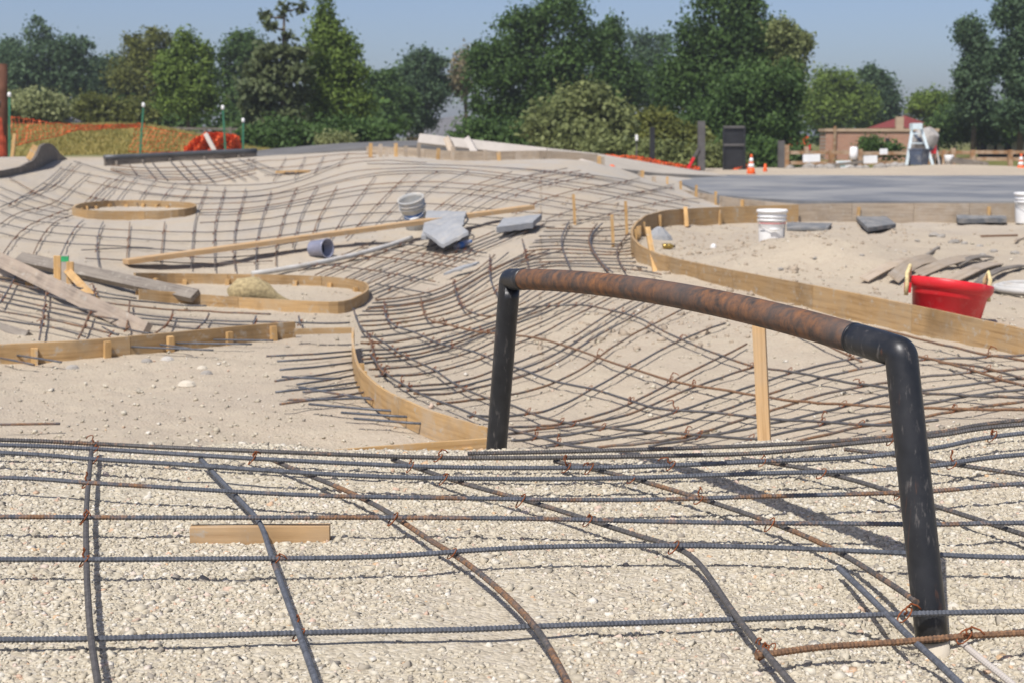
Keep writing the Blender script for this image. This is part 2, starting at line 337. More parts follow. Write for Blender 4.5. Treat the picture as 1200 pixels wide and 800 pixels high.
def fast_mesh(name, verts, quads, mat, attrs=None, parent=None, smooth=False, loc=None):
    verts = np.asarray(verts, np.float32); q = np.asarray(quads, np.int32); k = q.shape[1]
    o0 = ORIGIN[parent.name] if parent is not None else (np.zeros(3) if loc is None else np.asarray(loc))
    me = bpy.data.meshes.new(name); me.vertices.add(len(verts)); me.vertices.foreach_set('co', (verts-o0).astype(np.float32).ravel())
    me.loops.add(q.size); me.loops.foreach_set('vertex_index', q.ravel())
    me.polygons.add(len(q)); me.polygons.foreach_set('loop_start', np.arange(len(q), dtype=np.int32)*k)
    if smooth: me.polygons.foreach_set('use_smooth', np.ones(len(q), bool))
    for nm, val in (attrs or {}).items():
        a = me.attributes.new(nm, 'FLOAT', 'POINT'); a.data.foreach_set('value', np.asarray(val, np.float32))
    me.materials.append(mat); me.update(calc_edges=True); me.validate()
    o = bpy.data.objects.new(name, me); COL.objects.link(o)
    if parent is not None: o.parent = parent
    else: o.location = o0
    ORIGIN[o.name] = o0
    return o
def tag(o, label=None, cat=None, group=None, kind=None):
    for k, v in (('label', label), ('category', cat), ('group', group), ('kind', kind)):
        if v: o[k] = v
    return o
def thing(name, label, cat, loc, group=None):
    o = bpy.data.objects.new(name, None); COL.objects.link(o); o.location = [float(x) for x in loc]; o.empty_display_size = .1
    ORIGIN[o.name] = np.asarray(loc, float); return tag(o, label, cat, group)
# ------------------------------------------------------------------ terrain: heights h below the camera at picture column px and distance d
CPS = []
def cpt(pxs, rows):
    for px in (pxs if isinstance(pxs, (list, tuple)) else [pxs]):
        for d, h in rows: CPS.append((px, d, h))
cpt([-700, -200, 200, 600, 1000, 1500, 2000], [(.7, 1.03), (1.3, 1.03), (2.2, 1.03), (3.2, 1.03)])
cpt([-300, 0, 300], [(3.9, 1.03), (4.5, 1.025), (4.8, 1.035), (5.3, 1.2), (5.8, 1.3), (6.5, 1.32), (7.5, 1.325)])
cpt([450, 600, 720], [(3.9, 1.03), (4.6, 1.035), (4.75, 1.05), (5.3, 1.25), (5.8, 1.38)])
cpt(900, [(3.9, 1.02), (4.6, 1.015), (4.8, 1.03), (5.3, 1.2), (5.8, 1.32)])
cpt([1200, 1500], [(3.9, .985), (4.4, .95), (4.8, .96), (5.3, 1.08), (5.8, 1.18), (6.3, 1.195), (7, 1.15), (8, 1.13), (11, 1.12), (15, 1.12), (18, 1.12), (24, 1.05)])
cpt([0, 200, 380], [(8.4, 1.33)]); cpt([400], [(6.5, 1.33), (7.5, 1.335), (9, 1.335)])
cpt(455, [(6.4, 1.31), (6.0, 1.305)]); cpt(525, [(5.85, 1.30)]); cpt(500, [(6.9, 1.36)]); cpt(480, [(7.4, 1.38), (8.4, 1.37), (9.8, 1.355)])
cpt(600, [(6.5, 1.42), (7.5, 1.41), (8.5, 1.39), (9.8, 1.36), (11, 1.30), (12.2, 1.2), (13.3, 1.1), (14.5, .99), (16, .86), (18, .68), (20, .52), (22.5, .4)])
cpt(700, [(6.5, 1.42), (7.8, 1.36), (9.2, 1.325), (11.2, 1.27), (13.5, 1.13), (15.5, 1.02), (17.5, .84), (19.5, .65), (22, .47), (24, .42)])
cpt(800, [(6.4, 1.39), (7.5, 1.32), (9, 1.25), (10.5, 1.19), (11.6, 1.15), (13, 1.12), (15, 1.12), (16.5, 1.12), (20.5, .95), (23, .9), (26, .9)])
cpt(770, [(18.9, .93), (17.5, 1.02)])
cpt(900, [(6.3, 1.34), (7.9, 1.28), (9, 1.2), (10, 1.15), (12, 1.12), (14.7, 1.12), (17.5, 1.12), (19, 1.1), (24, 1.05), (30, 1.0)])
cpt(1050, [(6.3, 1.28), (7.3, 1.2), (8.3, 1.15), (10, 1.12), (14, 1.12), (18, 1.12), (24, 1.05)])
cpt(0, [(9, 1.3), (10.5, 1.2), (13, 1.09), (14.5, .957), (16, .77), (17.5, .58), (19, .42), (22, .35), (27, .4)])
cpt([-250, -600], [(9, 1.28), (11, 1.1), (14, .85), (17, .5), (20, .3), (27, .35)])
cpt(100, [(9, 1.315), (10.5, 1.25), (12, 1.18), (13.2, 1.11), (14.5, 1.0), (16.5, .89), (18.5, .72), (20.5, .49), (21.6, .36), (23.5, .6), (26, .55)])
cpt(155, [(14, 1.07), (16, .96), (17.2, .88), (19, .69), (20.5, .55), (22, .7), (24, .77), (26.5, .5)])
cpt(200, [(9.5, 1.33), (10.8, 1.33), (12.7, 1.32), (13.5, 1.18), (14.8, 1.02), (16, .91), (17.7, .8), (20, .636), (22, .8), (24, .78), (25.5, .62), (27, .45)])
cpt(250, [(10.8, 1.33), (12.8, 1.33), (13.4, 1.24), (14, 1.176), (14.8, 1.02), (16, .91), (17.5, .8), (19.5, .667), (22, .82), (24, .777), (25.5, .6), (27, .45)])
cpt(320, [(10.6, 1.335), (12, 1.335), (12.8, 1.325), (13.4, 1.22), (14, 1.15), (15.2, 1.0), (16.8, .84), (18.5, .72), (20, .66), (22, .63), (25, .47), (27.5, .37)])
cpt(400, [(9.3, 1.34), (10.6, 1.35), (12, 1.34), (12.7, 1.33), (13.3, 1.24), (13.9, 1.16), (15.2, 1.0), (16.8, .806), (19, .627), (22, .46), (25, .3), (28, .3)])
cpt(450, [(19, .5), (21, .36), (23, .3), (25, .28)])
cpt(500, [(10.5, 1.36), (12, 1.36), (13, 1.3), (14, 1.18), (15.5, 1.01), (16.8, .81), (18.5, .61), (21, .44), (23, .37), (25, .3), (28, .28)])
cpt(600, [(26, .38), (30, .4)]); cpt(700, [(27, .6), (31, .6)])
cpt([-300, 0, 200, 300], [(31, .5), (36, .45)])
cpt([-300, -50, 100, 170], [(46, -.33), (50, -.3)]); cpt(230, [(46, .0)]); cpt(300, [(46, .4)]); cpt([-300, 0, 150], [(58, .3)])
cpt([500, 700], [(36, .8)]); cpt([900, 1050, 1200, 1500], [(30.5, 1.0), (33, .93), (37, .80), (41, .93)])
cpt(1000, [(36.2, .80)]); cpt(1090, [(36.2, .68)]); cpt(1190, [(36.2, .74)])
cpt([-700, 0, 400, 800, 1200, 1900], [(75, 1.0), (130, 1.0), (600, 1.0)]); cpt([1900], [(7, 1.13), (15, 1.12), (30, 1.0)])
KA, KB, CC = 4.0, 2.0, 0.12
cpa = np.array(CPS, float)
_dep = cpa[:, 1]*cp+cpa[:, 2]*sp; _a = (cpa[:, 0]-600)/F*_dep/cpa[:, 1]
_X = np.stack([_a*KA, np.log(cpa[:, 1])*KB], 1); _z = -cpa[:, 2]
def _phi(A, B): return np.sqrt(((A[:, None, :]-B[None, :, :])**2).sum(-1)+CC*CC)
_n = len(_X); _A = np.zeros((_n+3, _n+3)); _A[:_n, :_n] = _phi(_X, _X)-np.eye(_n)*.015
_Pm = np.concatenate([np.ones((_n, 1)), _X], 1); _A[:_n, _n:] = _Pm; _A[_n:, :_n] = _Pm.T
_w = np.linalg.solve(_A, np.concatenate([_z, np.zeros(3)]))
def vnoise(x, y, s, seed):
    r = np.random.default_rng(seed); T = r.random((64, 64)); X = x*s; Y = y*s; i = np.floor(X).astype(int); j = np.floor(Y).astype(int)
    fx = X-i; fy = Y-j; fx = fx*fx*(3-2*fx); fy = fy*fy*(3-2*fy); g = lambda a, b: T[a % 64, b % 64]
    return (g(i, j)*(1-fx)+g(i+1, j)*fx)*(1-fy)+(g(i, j+1)*(1-fx)+g(i+1, j+1)*fx)*fy-.5
PILE = P(958, 300, 12.4)[:2]
AG = np.concatenate([np.linspace(-1.6, -.46, 30)[:-1], np.linspace(-.46, .46, 380), np.linspace(.46, 1.6, 30)[1:]])
DG = np.concatenate([np.linspace(.5, 2.1, 22)[:-1], np.geomspace(2.1, 62, 430), np.geomspace(62, 900, 26)[1:]])
_GA, _GD = np.meshgrid(AG, DG); _q = np.stack([_GA.ravel()*KA, np.log(_GD.ravel())*KB], 1)
ZT = np.concatenate([_phi(c_, _X)@_w[:_n]+_w[_n]+c_@_w[_n+1:] for c_ in np.array_split(_q, 12)]).reshape(_GA.shape)
_x, _y = _GA*_GD, _GD
ZT += .27*np.exp(-(((_x-PILE[0])/.52)**2+((_y-PILE[1])/.75)**2)/2)*(1+.25*vnoise(_x, _y, 2.5, 3))
ZT += np.where((_y > 2) & (_y < 70), 1, 0)*(.020*vnoise(_x, _y, 1.3, 5)*np.clip((_y-5)/3, 0, 1)+.010*vnoise(_x, _y, 4, 6))
ZT = ZT+CAMZ
RBX, RBY = P(1093, 744, 2.93)[:2]
ZT2 = ZT-.075*np.exp(-(((_x-RBX)/.11)**2+((_y-RBY+.03)/.13)**2)/2)+np.where((_y > 5) & (_y < 19), .030*vnoise(_x, _y, 2.6, 23)*np.clip((_x-.7)/.6, 0, 1)*np.clip((_y-8.5)/2, 0, 1)+.014*vnoise(_x, _y, 6, 21)+.010*vnoise(_x, _y, 14, 22), 0)+np.where(_y < 5, .006*vnoise(_x, _y, 9, 8)+.004*vnoise(_x, _y, 26, 9), 0)
def hz(a, d, ZT=None):
    ZT = globals()['ZT'] if ZT is None else ZT
    ia = np.clip(np.searchsorted(AG, a)-1, 0, len(AG)-2); idd = np.clip(np.searchsorted(DG, d)-1, 0, len(DG)-2)
    fa = np.clip((a-AG[ia])/(AG[ia+1]-AG[ia]), 0, 1); fd = np.clip((d-DG[idd])/(DG[idd+1]-DG[idd]), 0, 1)
    return (ZT[idd, ia]*(1-fa)+ZT[idd, ia+1]*fa)*(1-fd)+(ZT[idd+1, ia]*(1-fa)+ZT[idd+1, ia+1]*fa)*fd
def gz(x, y): return float(hz(np.array([x/y]), np.array([y]))[0])
def pick(px, py, e=0.0, dmin=1.6, dmax=60.0):
    """first point along each sight line that lies e above the ground beyond dmin"""
    px = np.atleast_1d(np.asarray(px, float)); py = np.atleast_1d(np.asarray(py, float))
    u, y, z = ray(px, py); a = u/y; s = z/y; ds = np.geomspace(dmin, dmax, 600)
    A_ = np.repeat(a[:, None], 600, 1); D_ = np.repeat(ds[None], len(a), 0)
    g = CAMZ+s[:, None]*D_-(hz(A_, D_)+e); below = g <= 0; has = below.any(1); i = np.where(has, below.argmax(1), g.argmin(1))
    i = np.clip(i, 1, 599); r = np.arange(len(a)); g0 = g[r, i-1]; g1 = g[r, i]; t = np.where(has, np.clip(g0/np.where(abs(g0-g1) < 1e-9, 1e-9, g0-g1), 0, 1), 0.)
    d = ds[i-1]+(ds[i]-ds[i-1])*t
    return np.stack([a*d, d, hz(a, d)+e], 1)
def G(px, py, e=0.0, dmin=5.3): return pick(px, py, e, dmin)[0]
def crom(poly, n):
    p = np.asarray(poly, float)
    if len(p) == 2: return p[0]+(p[1]-p[0])*np.linspace(0, 1, n)[:, None]
    q = np.concatenate([[2*p[0]-p[1]], p, [2*p[-1]-p[-2]]]); L = np.concatenate([[0], np.cumsum(np.linalg.norm(np.diff(p, axis=0), axis=1))])
    out = []
    for t in np.linspace(0, L[-1], n):
        i = min(max(np.searchsorted(L, t)-1, 0), len(p)-2); f = (t-L[i])/max(L[i+1]-L[i], 1e-9)
        a, b, c, d = q[i:i+4]; out.append(.5*((2*b)+(-a+c)*f+(2*a-5*b+4*c-d)*f*f+(-a+3*b-3*c+d)*f**3))
    return np.array(out)
# ground object
grass = np.clip((_y-33)/2, 0, 1)*np.clip((-.02-_GA)/.03, 0, 1)+np.clip((_y-44)/3, 0, 1)
sandm = np.clip((_y-4.9)/.6, 0, 1)*.75
pale = np.clip((_y-16)/5, 0, 1)*np.clip((_GA+.16)/.1, 0, 1)*np.clip((33-_y)/3, 0, 1)*1.0
pale = np.maximum(pale, .62*np.clip((_y-11.5)/4, 0, 1)*np.clip((31-_y)/3, 0, 1)*np.clip((.07-_GA)/.06, 0, 1))
pale = np.maximum(pale, .55*np.exp(-(((_GA+.30)/.05)**2+((_y-12.6)/.9)**2)))
sandm = np.where(grass > 0, sandm, sandm)
nA, nD = len(AG), len(DG)
ii = (np.arange(nD-1)[:, None]*nA+np.arange(nA-1)[None]).ravel()
ground = fast_mesh('ground', np.stack([_x, _y, ZT2], -1).reshape(-1, 3), np.stack([ii, ii+1, ii+nA+1, ii+nA], 1), M['ground'],
                   {'sand': sandm.ravel(), 'grass': np.clip(grass, 0, 1).ravel(), 'pale': np.clip(pale, 0, 1).ravel()}, smooth=True)
tag(ground, 'pale gravel and sand shaped into bowls and mounds for a skate park', kind='structure')
# gravel stones
M['clod'] = simple('sand_clod', (.37, .305, .23), .95, .1, var=.2, scale=14, bmp=.3)
phi_ = (1+5**.5)/2
CUB = np.array([(x, y, z) for x in (-1, 1) for y in (-1, 1) for z in (-1, 1)], float)/1.45
CUF = np.array([(0, 1, 3), (0, 3, 2), (4, 6, 7), (4, 7, 5), (0, 4, 5), (0, 5, 1), (2, 3, 7), (2, 7, 6), (0, 2, 6), (0, 6, 4), (1, 5, 7), (1, 7, 3)])
ICO = np.array([(-1, phi_, 0), (1, phi_, 0), (-1, -phi_, 0), (1, -phi_, 0), (0, -1, phi_), (0, 1, phi_), (0, -1, -phi_), (0, 1, -phi_), (phi_, 0, -1), (phi_, 0, 1), (-phi_, 0, -1), (-phi_, 0, 1)])/math.sqrt(1+phi_**2)
ICF = np.array([(0, 11, 5), (0, 5, 1), (0, 1, 7), (0, 7, 10), (0, 10, 11), (1, 5, 9), (5, 11, 4), (11, 10, 2), (10, 7, 6), (7, 1, 8), (3, 9, 4), (3, 4, 2), (3, 2, 6), (3, 6, 8), (3, 8, 9), (4, 9, 5), (2, 4, 11), (6, 2, 10), (8, 6, 7), (9, 8, 1)])
def stones(name, a, d, r, label, sink=.25, IV=None, IF=None, mt=None):
    IV = CUB if IV is None else IV; IF = CUF if IF is None else IF; K = len(IV)
    n = len(a); z = hz(a, d, ZT2); q = rng.normal(size=(n, 4)); q /= np.linalg.norm(q, axis=1)[:, None]
    w_, x, y, zz = q.T
    R = np.stack([1-2*(y*y+zz*zz), 2*(x*y-zz*w_), 2*(x*zz+y*w_), 2*(x*y+zz*w_), 1-2*(x*x+zz*zz), 2*(y*zz-x*w_), 2*(x*zz-y*w_), 2*(y*zz+x*w_), 1-2*(x*x+y*y)], 1).reshape(n, 3, 3)
    v = IV[None]*(1+rng.normal(0, .10, (n, K, 1)))*rng.uniform(.6, 1.3, (n, 1, 3))+rng.normal(0, .20, (n, K, 3)); v = np.einsum('nij,nkj->nki', R, v)
    v[:, :, 2] *= .8; v = v*r[:, None, None]+np.stack([a*d, d, z+r*(.6-sink*1.6)], 1)[:, None, :]
    f = (IF[None]+(np.arange(n)*K)[:, None, None]).reshape(-1, 3)
    o = fast_mesh(name, v.reshape(-1, 3), f, mt or M['stone'], {'tone': np.repeat(rng.random(n), K)})
    return tag(o, label, kind='stuff')
n = 105000
d_ = np.sqrt(rng.uniform(1.9**2, 4.95**2, n)); a_ = rng.uniform(-.47, .47, n)
kp = vnoise(a_*d_, d_, 2.2, 31)+.6*vnoise(a_*d_, d_, 6, 32)+rng.normal(0, .16, n) > -.36; a_, d_ = a_[kp], d_[kp]; n = len(a_)
stones('gravel', a_, d_, np.clip(rng.lognormal(math.log(.0044), .42, n), .002, .0125), 'pale crushed gravel spread under the nearest bars', .42)
n = 1500
m_ = np.clip(rng.normal(.16, .09, n), .02, .42); d2 = rng.uniform(8.5, 18.5, n)
stones('clods', m_, d2, np.clip(rng.lognormal(math.log(.012), .5, n), .004, .045), 'crumbled clods and small stones over the raised sand', .35, None, None, M['clod'])
n = 9000
d_ = np.exp(rng.uniform(math.log(5.2), math.log(15), n)); a_ = rng.uniform(-.42, .42, n)
stones('pebbles', a_, d_, np.clip(rng.lognormal(math.log(.0042), .5, n), .002, .022), 'small loose stones scattered over the sand', .1)
# ------------------------------------------------------------------ steel rail over the front mound
rb, rc = P(1093, 744, 2.93), P(1056, 413, 3.04)
lb, lcn = P(581, 531, 4.74), P(597.5, 327.5, 4.63)
RR = .0352
rail = thing('steel_rail', 'arched steel rail pipe with black legs and a rusty top bar over the gravel', 'rail', (rb+lb)/2)
def arc(t): return rc+(lcn-rc)*t+np.array([0, 0, .041])*4*t*(1-t)
def fillet(a, c, b, rad, n=7):
    u = (a-c)/np.linalg.norm(a-c); v = (b-c)/np.linalg.norm(b-c); p0 = c+u*rad; p1 = c+v*rad
    return [(1-t)**2*p0+2*t*(1-t)*c+t*t*p1 for t in np.linspace(0, 1, n)]
for base, cor, ts in ((rb, rc, np.linspace(0, .085, 6)), (lb, lcn, 1-np.linspace(0, .055, 6))):
    far = arc(.2 if ts[-1] < .5 else .8)
    foot = base+np.array([0, 0, -.012])
    pts = [foot+(cor-foot)*t for t in np.linspace(0, .9, 14)]+fillet(foot, cor, far, .012)[0:]+[arc(t) for t in ts[2:]]
    leg = MB().tube(pts, RR, 28).obj('leg', M['pipe_black'], rail, True)
MB().tube([arc(t) for t in np.linspace(.08, .95, 44)], RR-.0012, 28).obj('top_bar', M['pipe_rust'], rail, True)
for t in (.083, .947):
    a0 = arc(t-.0012); a1 = arc(t+.0012); MB().tube([a0, a1], RR+.0003, 28).obj('weld', M['pipe_black'], rail, True)
g0 = gz(rb[0], rb[1])
MB().tube([rb+np.array([.004, 0, -.005]), rb+np.array([.010, -.004, -.05]), rb+np.array([.016, -.008, -.14])], [.029, .030, .033], 20).obj('footing', M['blocktan'], rail, True)
g1 = gz(lb[0], lb[1])
MB().lathe([(.034, -.06), (.034, .004), (.032, .006)], (lb[0], lb[1], g1-.01), 20).obj('footing', M['blocktan'], rail, True)

# ------------------------------------------------------------------ rebar mats
def resample3(p, step):
    L = np.concatenate([[0], np.cumsum(np.linalg.norm(np.diff(p, axis=0), axis=1))]); n = max(2, int(L[-1]/step)+1)
    t = np.linspace(0, L[-1], n); return np.stack([np.interp(t, L, p[:, i]) for i in range(3)], 1)
def smooth3(p, k=2):
    for _ in range(k):
        q = p.copy(); q[1:-1] = p[1:-1]*.5+(p[:-2]+p[2:])*.25; p = q
    return p
def trace(poly, e, dmin, n=None, dmax=60., jump=.09):
    c_ = crom(poly, n or max(6, int(sum(np.hypot(*(np.diff(np.asarray(poly, float), axis=0).T)))/7)+2))
    p = pick(c_[:, 0], c_[:, 1], e, dmin, dmax); seg = [[p[0]]]
    for a, b in zip(p[:-1], p[1:]):
        if abs(math.log(b[1]/a[1])) > jump: seg.append([])
        seg[-1].append(b)
    return [np.array(s_) for s_ in seg if len(s_) > 2]
def ribbed(mb, p, r, n=8, pitch=.0085):
    q = resample3(p, pitch/2); rad = np.where(np.arange(len(q)) % 2 == 0, r*1.17, r*.88); return mb.tube(q, rad, n)
def tie(mb, p, s=1.0, tail=True):
    k = 12; a0 = rng.uniform(0, 6.28); an = np.linspace(0, 2*math.pi*1.15, k)+a0; p = np.asarray(p)
    tilt = rng.uniform(-.5, .5, 2)
    ring = np.stack([np.cos(an)*.011*s, np.sin(an)*.011*s*.9, np.sin(an*1.0+1.2)*.012*s+tilt[0]*np.cos(an)*.008], 1)+p
    mb.tube(ring, .0016*s, 4)
    if tail:
        h = rng.uniform(.012, .035)*s; dx, dy = rng.uniform(-.02, .02, 2)*s; t = np.linspace(0, 1, 7)[:, None]
        tw = np.stack([np.sin(t[:, 0]*9)*.003, np.cos(t[:, 0]*9)*.003, 0*t[:, 0]], 1)
        end = p+np.array([dx*.5, dy*.5, h]); mb.tube(p+(end-p)*t+tw, .0021*s, 4)
        mb.tube([end, end+np.array([dx*.8, dy*.8, -.004]), end+np.array([dx*1.2, dy*1.2, -.012])], .0016*s, 4)
def cross2(A, B):
    out = []
    for i in range(len(A)-1):
        p, r = A[i], A[i+1]-A[i]
        q = B[:-1]; s_ = B[1:]-B[:-1]; den = r[0]*s_[:, 1]-r[1]*s_[:, 0]; den = np.where(abs(den) < 1e-9, 1e-9, den); qp = q-p
        t = (qp[:, 0]*s_[:, 1]-qp[:, 1]*s_[:, 0])/den; u = (qp[:, 0]*r[1]-qp[:, 1]*r[0])/den
        for j in np.where((t >= 0) & (t < 1) & (u >= 0) & (u < 1))[0]: out.append(p+r*t[j])
    return out
HB = [[(-40, 750), (0, 749), (105, 748), (250, 744), (400, 740), (550, 737), (640, 733), (760, 729), (900, 724), (1000, 721), (1060, 719), (1200, 716), (1250, 715)],
      [(-40, 655), (0, 655), (150, 655), (300, 654), (400, 653), (480, 650), (560, 644), (650, 640), (760, 639), (870, 640), (1000, 645), (1110, 650), (1200, 653), (1260, 655)],
      [(-40, 605), (0, 605), (150, 606), (300, 606), (450, 606), (600, 607), (700, 609), (850, 612), (1000, 613), (1100, 614), (1200, 612), (1260, 611)],
      [(-40, 557), (0, 559), (100, 565), (200, 571), (300, 577), (400, 581), (520, 583), (640, 585), (760, 585), (900, 581), (1050, 577), (1120, 573), (1200, 566), (1260, 560)],
      [(-40, 527), (0, 530), (100, 537), (200, 543), (300, 550), (420, 557), (520, 560), (640, 561), (760, 559), (900, 554), (1000, 552), (1100, 545), (1200, 532), (1260, 524)],
      [(-40, 519), (0, 521), (100, 525), (200, 531), (300, 537), (420, 543), (520, 547), (640, 548), (760, 546), (900, 540), (1000, 536), (1100, 524), (1200, 507), (1260, 497)],
      [(-40, 513), (0, 515), (100, 519), (200, 524), (300, 528), (420, 533), (520, 536), (640, 536), (760, 534), (900, 530), (1000, 519), (1100, 510), (1200, 497), (1260, 490)],
      [(548, 531), (650, 529), (760, 526), (900, 521), (1000, 515), (1100, 506), (1200, 492), (1260, 485)]]
VB = [[(108, 517), (104, 560), (101, 600), (101, 650), (103, 700), (107, 750), (117, 815)],
      [(235, 537), (262, 566), (290, 595), (306, 615), (318, 650), (332, 690), (350, 740), (376, 815)],
      [(318, 538), (360, 556), (400, 572), (450, 597), (500, 630), (545, 658), (590, 695), (628, 735), (650, 770), (676, 820)],
      [(460, 538), (540, 565), (630, 590), (700, 612), (750, 628), (790, 640), (815, 655), (838, 685), (858, 715), (885, 750), (936, 810)],
      [(650, 540), (740, 560), (840, 590), (920, 618), (980, 645), (1030, 675), (1062, 696), (1074, 705)],
      [(870, 537), (940, 548), (1010, 565), (1070, 585), (1120, 600), (1200, 626), (1260, 645)],
      [(990, 526), (1050, 533), (1100, 541), (1160, 550), (1200, 556), (1260, 565)]]
for h in HB[:7]:
    h[0] = (-330, h[1][1]+(h[0][1]-h[1][1])*3); h[-1] = (1560, h[-2][1]+(h[-1][1]-h[-2][1])*2.6)
HB[7][-1] = (1560, 470)
mat = thing('rebar_mat', 'nearest mat of thick ribbed rebar tied over pale gravel under the steel rail', 'rebar mat', (0.1, 3.6, 0), 'mats of tied reinforcing bars')
eV = [.052, .046, .045, .045, .045, .045, .045]
Vc = []
for k, v in enumerate(VB):
    c_ = crom(v, 90); Vc.append(c_); p = smooth3(pick(c_[:, 0], c_[:, 1], eV[k], 1.6, 5.2), 4)
    MB_ = MB(); ribbed(MB_, p, .0064, 8, .011); MB_.obj('rebar', M['rebar_r' if k != 1 else 'rebar'], mat)
ties = []
for k, h in enumerate(HB):
    c_ = crom(h, 190); e = [.030, .060, .064, .062, .060, .060, .060, .052][k]
    p = smooth3(pick(c_[:, 0], c_[:, 1], e, 1.6, 5.25), 5)
    MB_ = MB(); ribbed(MB_, p, .0062 if k < 4 else .0068, 8); MB_.obj('rebar', M[('rebar', 'rebar', 'rebar', 'rebar', 'rebar', 'rebar', 'rebar_r', 'rebar_r')[k]], mat)
    for vc in Vc:
        for q in cross2(c_, vc):
            if rng.random() < .72:
                i = np.argmin(np.hypot(c_[:, 0]-q[0], c_[:, 1]-q[1])); mb = MB(); tie(mb, p[i]+np.array([0, 0, -.004]), rng.uniform(.9, 1.25), rng.random() < .6); mb.obj('tie_wire', M['wire'], mat, True)
for px in (300, 520, 660, 780, 1040, 1170):
    c_ = crom(HB[5 if px % 40 else 6], 140); i = np.argmin(abs(c_[:, 0]-px)); mb = MB(); tie(mb, pick(c_[i, 0], c_[i, 1], .06, 1.6, 5.2)[0], 1.2); mb.obj('tie_wire', M['wire'], mat, True)
# loose bars at the foot of the rail
def lone(name, label, cat, poly, e, mt, r=.0064, dmax=5.2, group=None):
    c_ = crom(poly, 60); p = smooth3(pick(c_[:, 0], c_[:, 1], e, 1.6, dmax), 4); o = p.mean(0); o = np.array([o[0], o[1], gz(o[0], o[1])])
    mb = MB(); ribbed(mb, p, r); ob = mb.obj(name, M[mt], None, False, loc=o); return tag(ob, label, cat, group)
lone('loose_rebar', 'short cut bar with a rusty end slanting past the foot of the rail', 'rebar', [(983, 665), (1020, 700), (1062, 742), (1098, 775), (1140, 815)], .034, 'rebar')
lone('crossbar', 'short orange rusty bar wired across the foot of the black leg', 'rebar', [(886, 768), (960, 758), (1050, 752), (1130, 745), (1200, 741), (1260, 738)], .040, 'rust', .0066)
lone('painted_bar', 'whitish splashed bar behind the foot of the black leg', 'rebar', [(1120, 747), (1150, 772), (1185, 800), (1200, 815)], .024, 'stained', .0062)
for q in range(4): mb = MB(); tie(mb, pick(897+rng.uniform(-6, 6), 763+rng.uniform(-3, 3), .040, 1.6)[0], 1.0, q > 1); mb.obj('tie_wire', M['wire'], mat, True)
for q in (1130, 745), (1060, 720): mb = MB(); tie(mb, pick(q[0], q[1], .045, 1.6)[0], 1.3); mb.obj('tie_wire', M['wire'], mat, True)
# wood block, stake
a, b = pick(222, 637, .0, 1.6)[0], pick(385, 637, .0, 1.6)[0]; b[1] = a[1]+.01; a[2] = b[2] = gz((a[0]+b[0])/2, a[1])
mb = MB(); mb.beam(a+np.array([0, .02, .012]), b+np.array([0, .02, .012]), .034, .062); tag(mb.obj('wood_block', M['lumber'], None, loc=a), 'short offcut of new lumber lying on the gravel below the bars', 'wood block')

def at_d(px, py, d): return P(px, py, d)
def stake_mesh(base, h, wd=.038, th=.03, lean=(0, 0), yaw=0):
    top = base+np.array([lean[0], lean[1], h]); return MB().beam(base+np.array([0, 0, -.04]), top, wd, th, up=(math.sin(yaw), -math.cos(yaw), 0))
t0, t1 = P(899, 524, 5.15), P(889, 372, 5.12)
tag(MB().beam(t0+np.array([0, 0, -.12]), t1, .045, .038, up=(-.3, -1, 0)).obj('wooden_stake', M['lumber'], None, loc=t0), 'tall pale wooden stake leaning just behind the arched rail', 'stake', 'wooden stakes')

# ------------------------------------------------------------------ curved wooden forms
def form(name, label, base, hts, th=.018, seg=1.2, mt='form', stakes=(), stake_h=None, group='curved wooden forms', side=1, step=.08, cat='form board', stub=None):
    """upright boards along the base line; stakes at given fractions on the given side"""
    base = np.asarray(base, float); hts = np.broadcast_to(np.asarray(hts, float), (len(base),))
    L = np.concatenate([[0], np.cumsum(np.linalg.norm(np.diff(base[:, :2], axis=0), axis=1))]); N = max(6, int(L[-1]/step)); t = np.linspace(0, L[-1], N)
    p = np.stack([np.interp(t, L, base[:, i]) for i in range(3)], 1); hh = np.interp(t, L, hts); p = smooth3(p, 2)
    th_ = thing(name, label, cat, p[N//2], group)
    ns = max(1, round(L[-1]/seg)); ed = np.linspace(0, N-1, ns+1).astype(int)
    for i in range(ns):
        q = p[ed[i]:ed[i+1]+1].copy(); 
        if len(q) < 2: continue
        if i < ns-1: q[-1] = q[-1]*.99+q[-2]*.01; q[-1] += (q[-2]-q[-1])*.04
        mb = MB(); mb.wall(q, hh[ed[i]:ed[i+1]+1], th); mb.obj('board', M[mt], th_)
    tg = np.gradient(p[:, :2], axis=0); tg /= np.linalg.norm(tg, axis=1)[:, None]
    for fr in stakes:
        i = min(N-1, int(fr*(N-1))); nn = np.array([-tg[i, 1], tg[i, 0], 0])*side*(th/2+.020)
        h = (stake_h if stake_h else hh[i]*.97)*rng.uniform(.92, 1.08); b0 = p[i]+nn
        MB().beam(b0+np.array([0, 0, -.05]), b0+np.array([rng.uniform(-.01, .01), rng.uniform(-.01, .01), h]), .038, .034, up=(nn[0], nn[1], 0)).obj('stake', M['stake'], th_)
    return th_, p
def gl(pts, dmin=5.3, dz=0.0, n=None):
    c_ = crom(pts, n or len(pts)*4); q = pick(c_[:, 0], c_[:, 1], 0.0, dmin); q[:, 2] += dz; return q
def lvl(pts, h, n=None):
    c_ = crom(pts, n or len(pts)*5); return np.array([at_h(x, y, h) for x, y in c_])
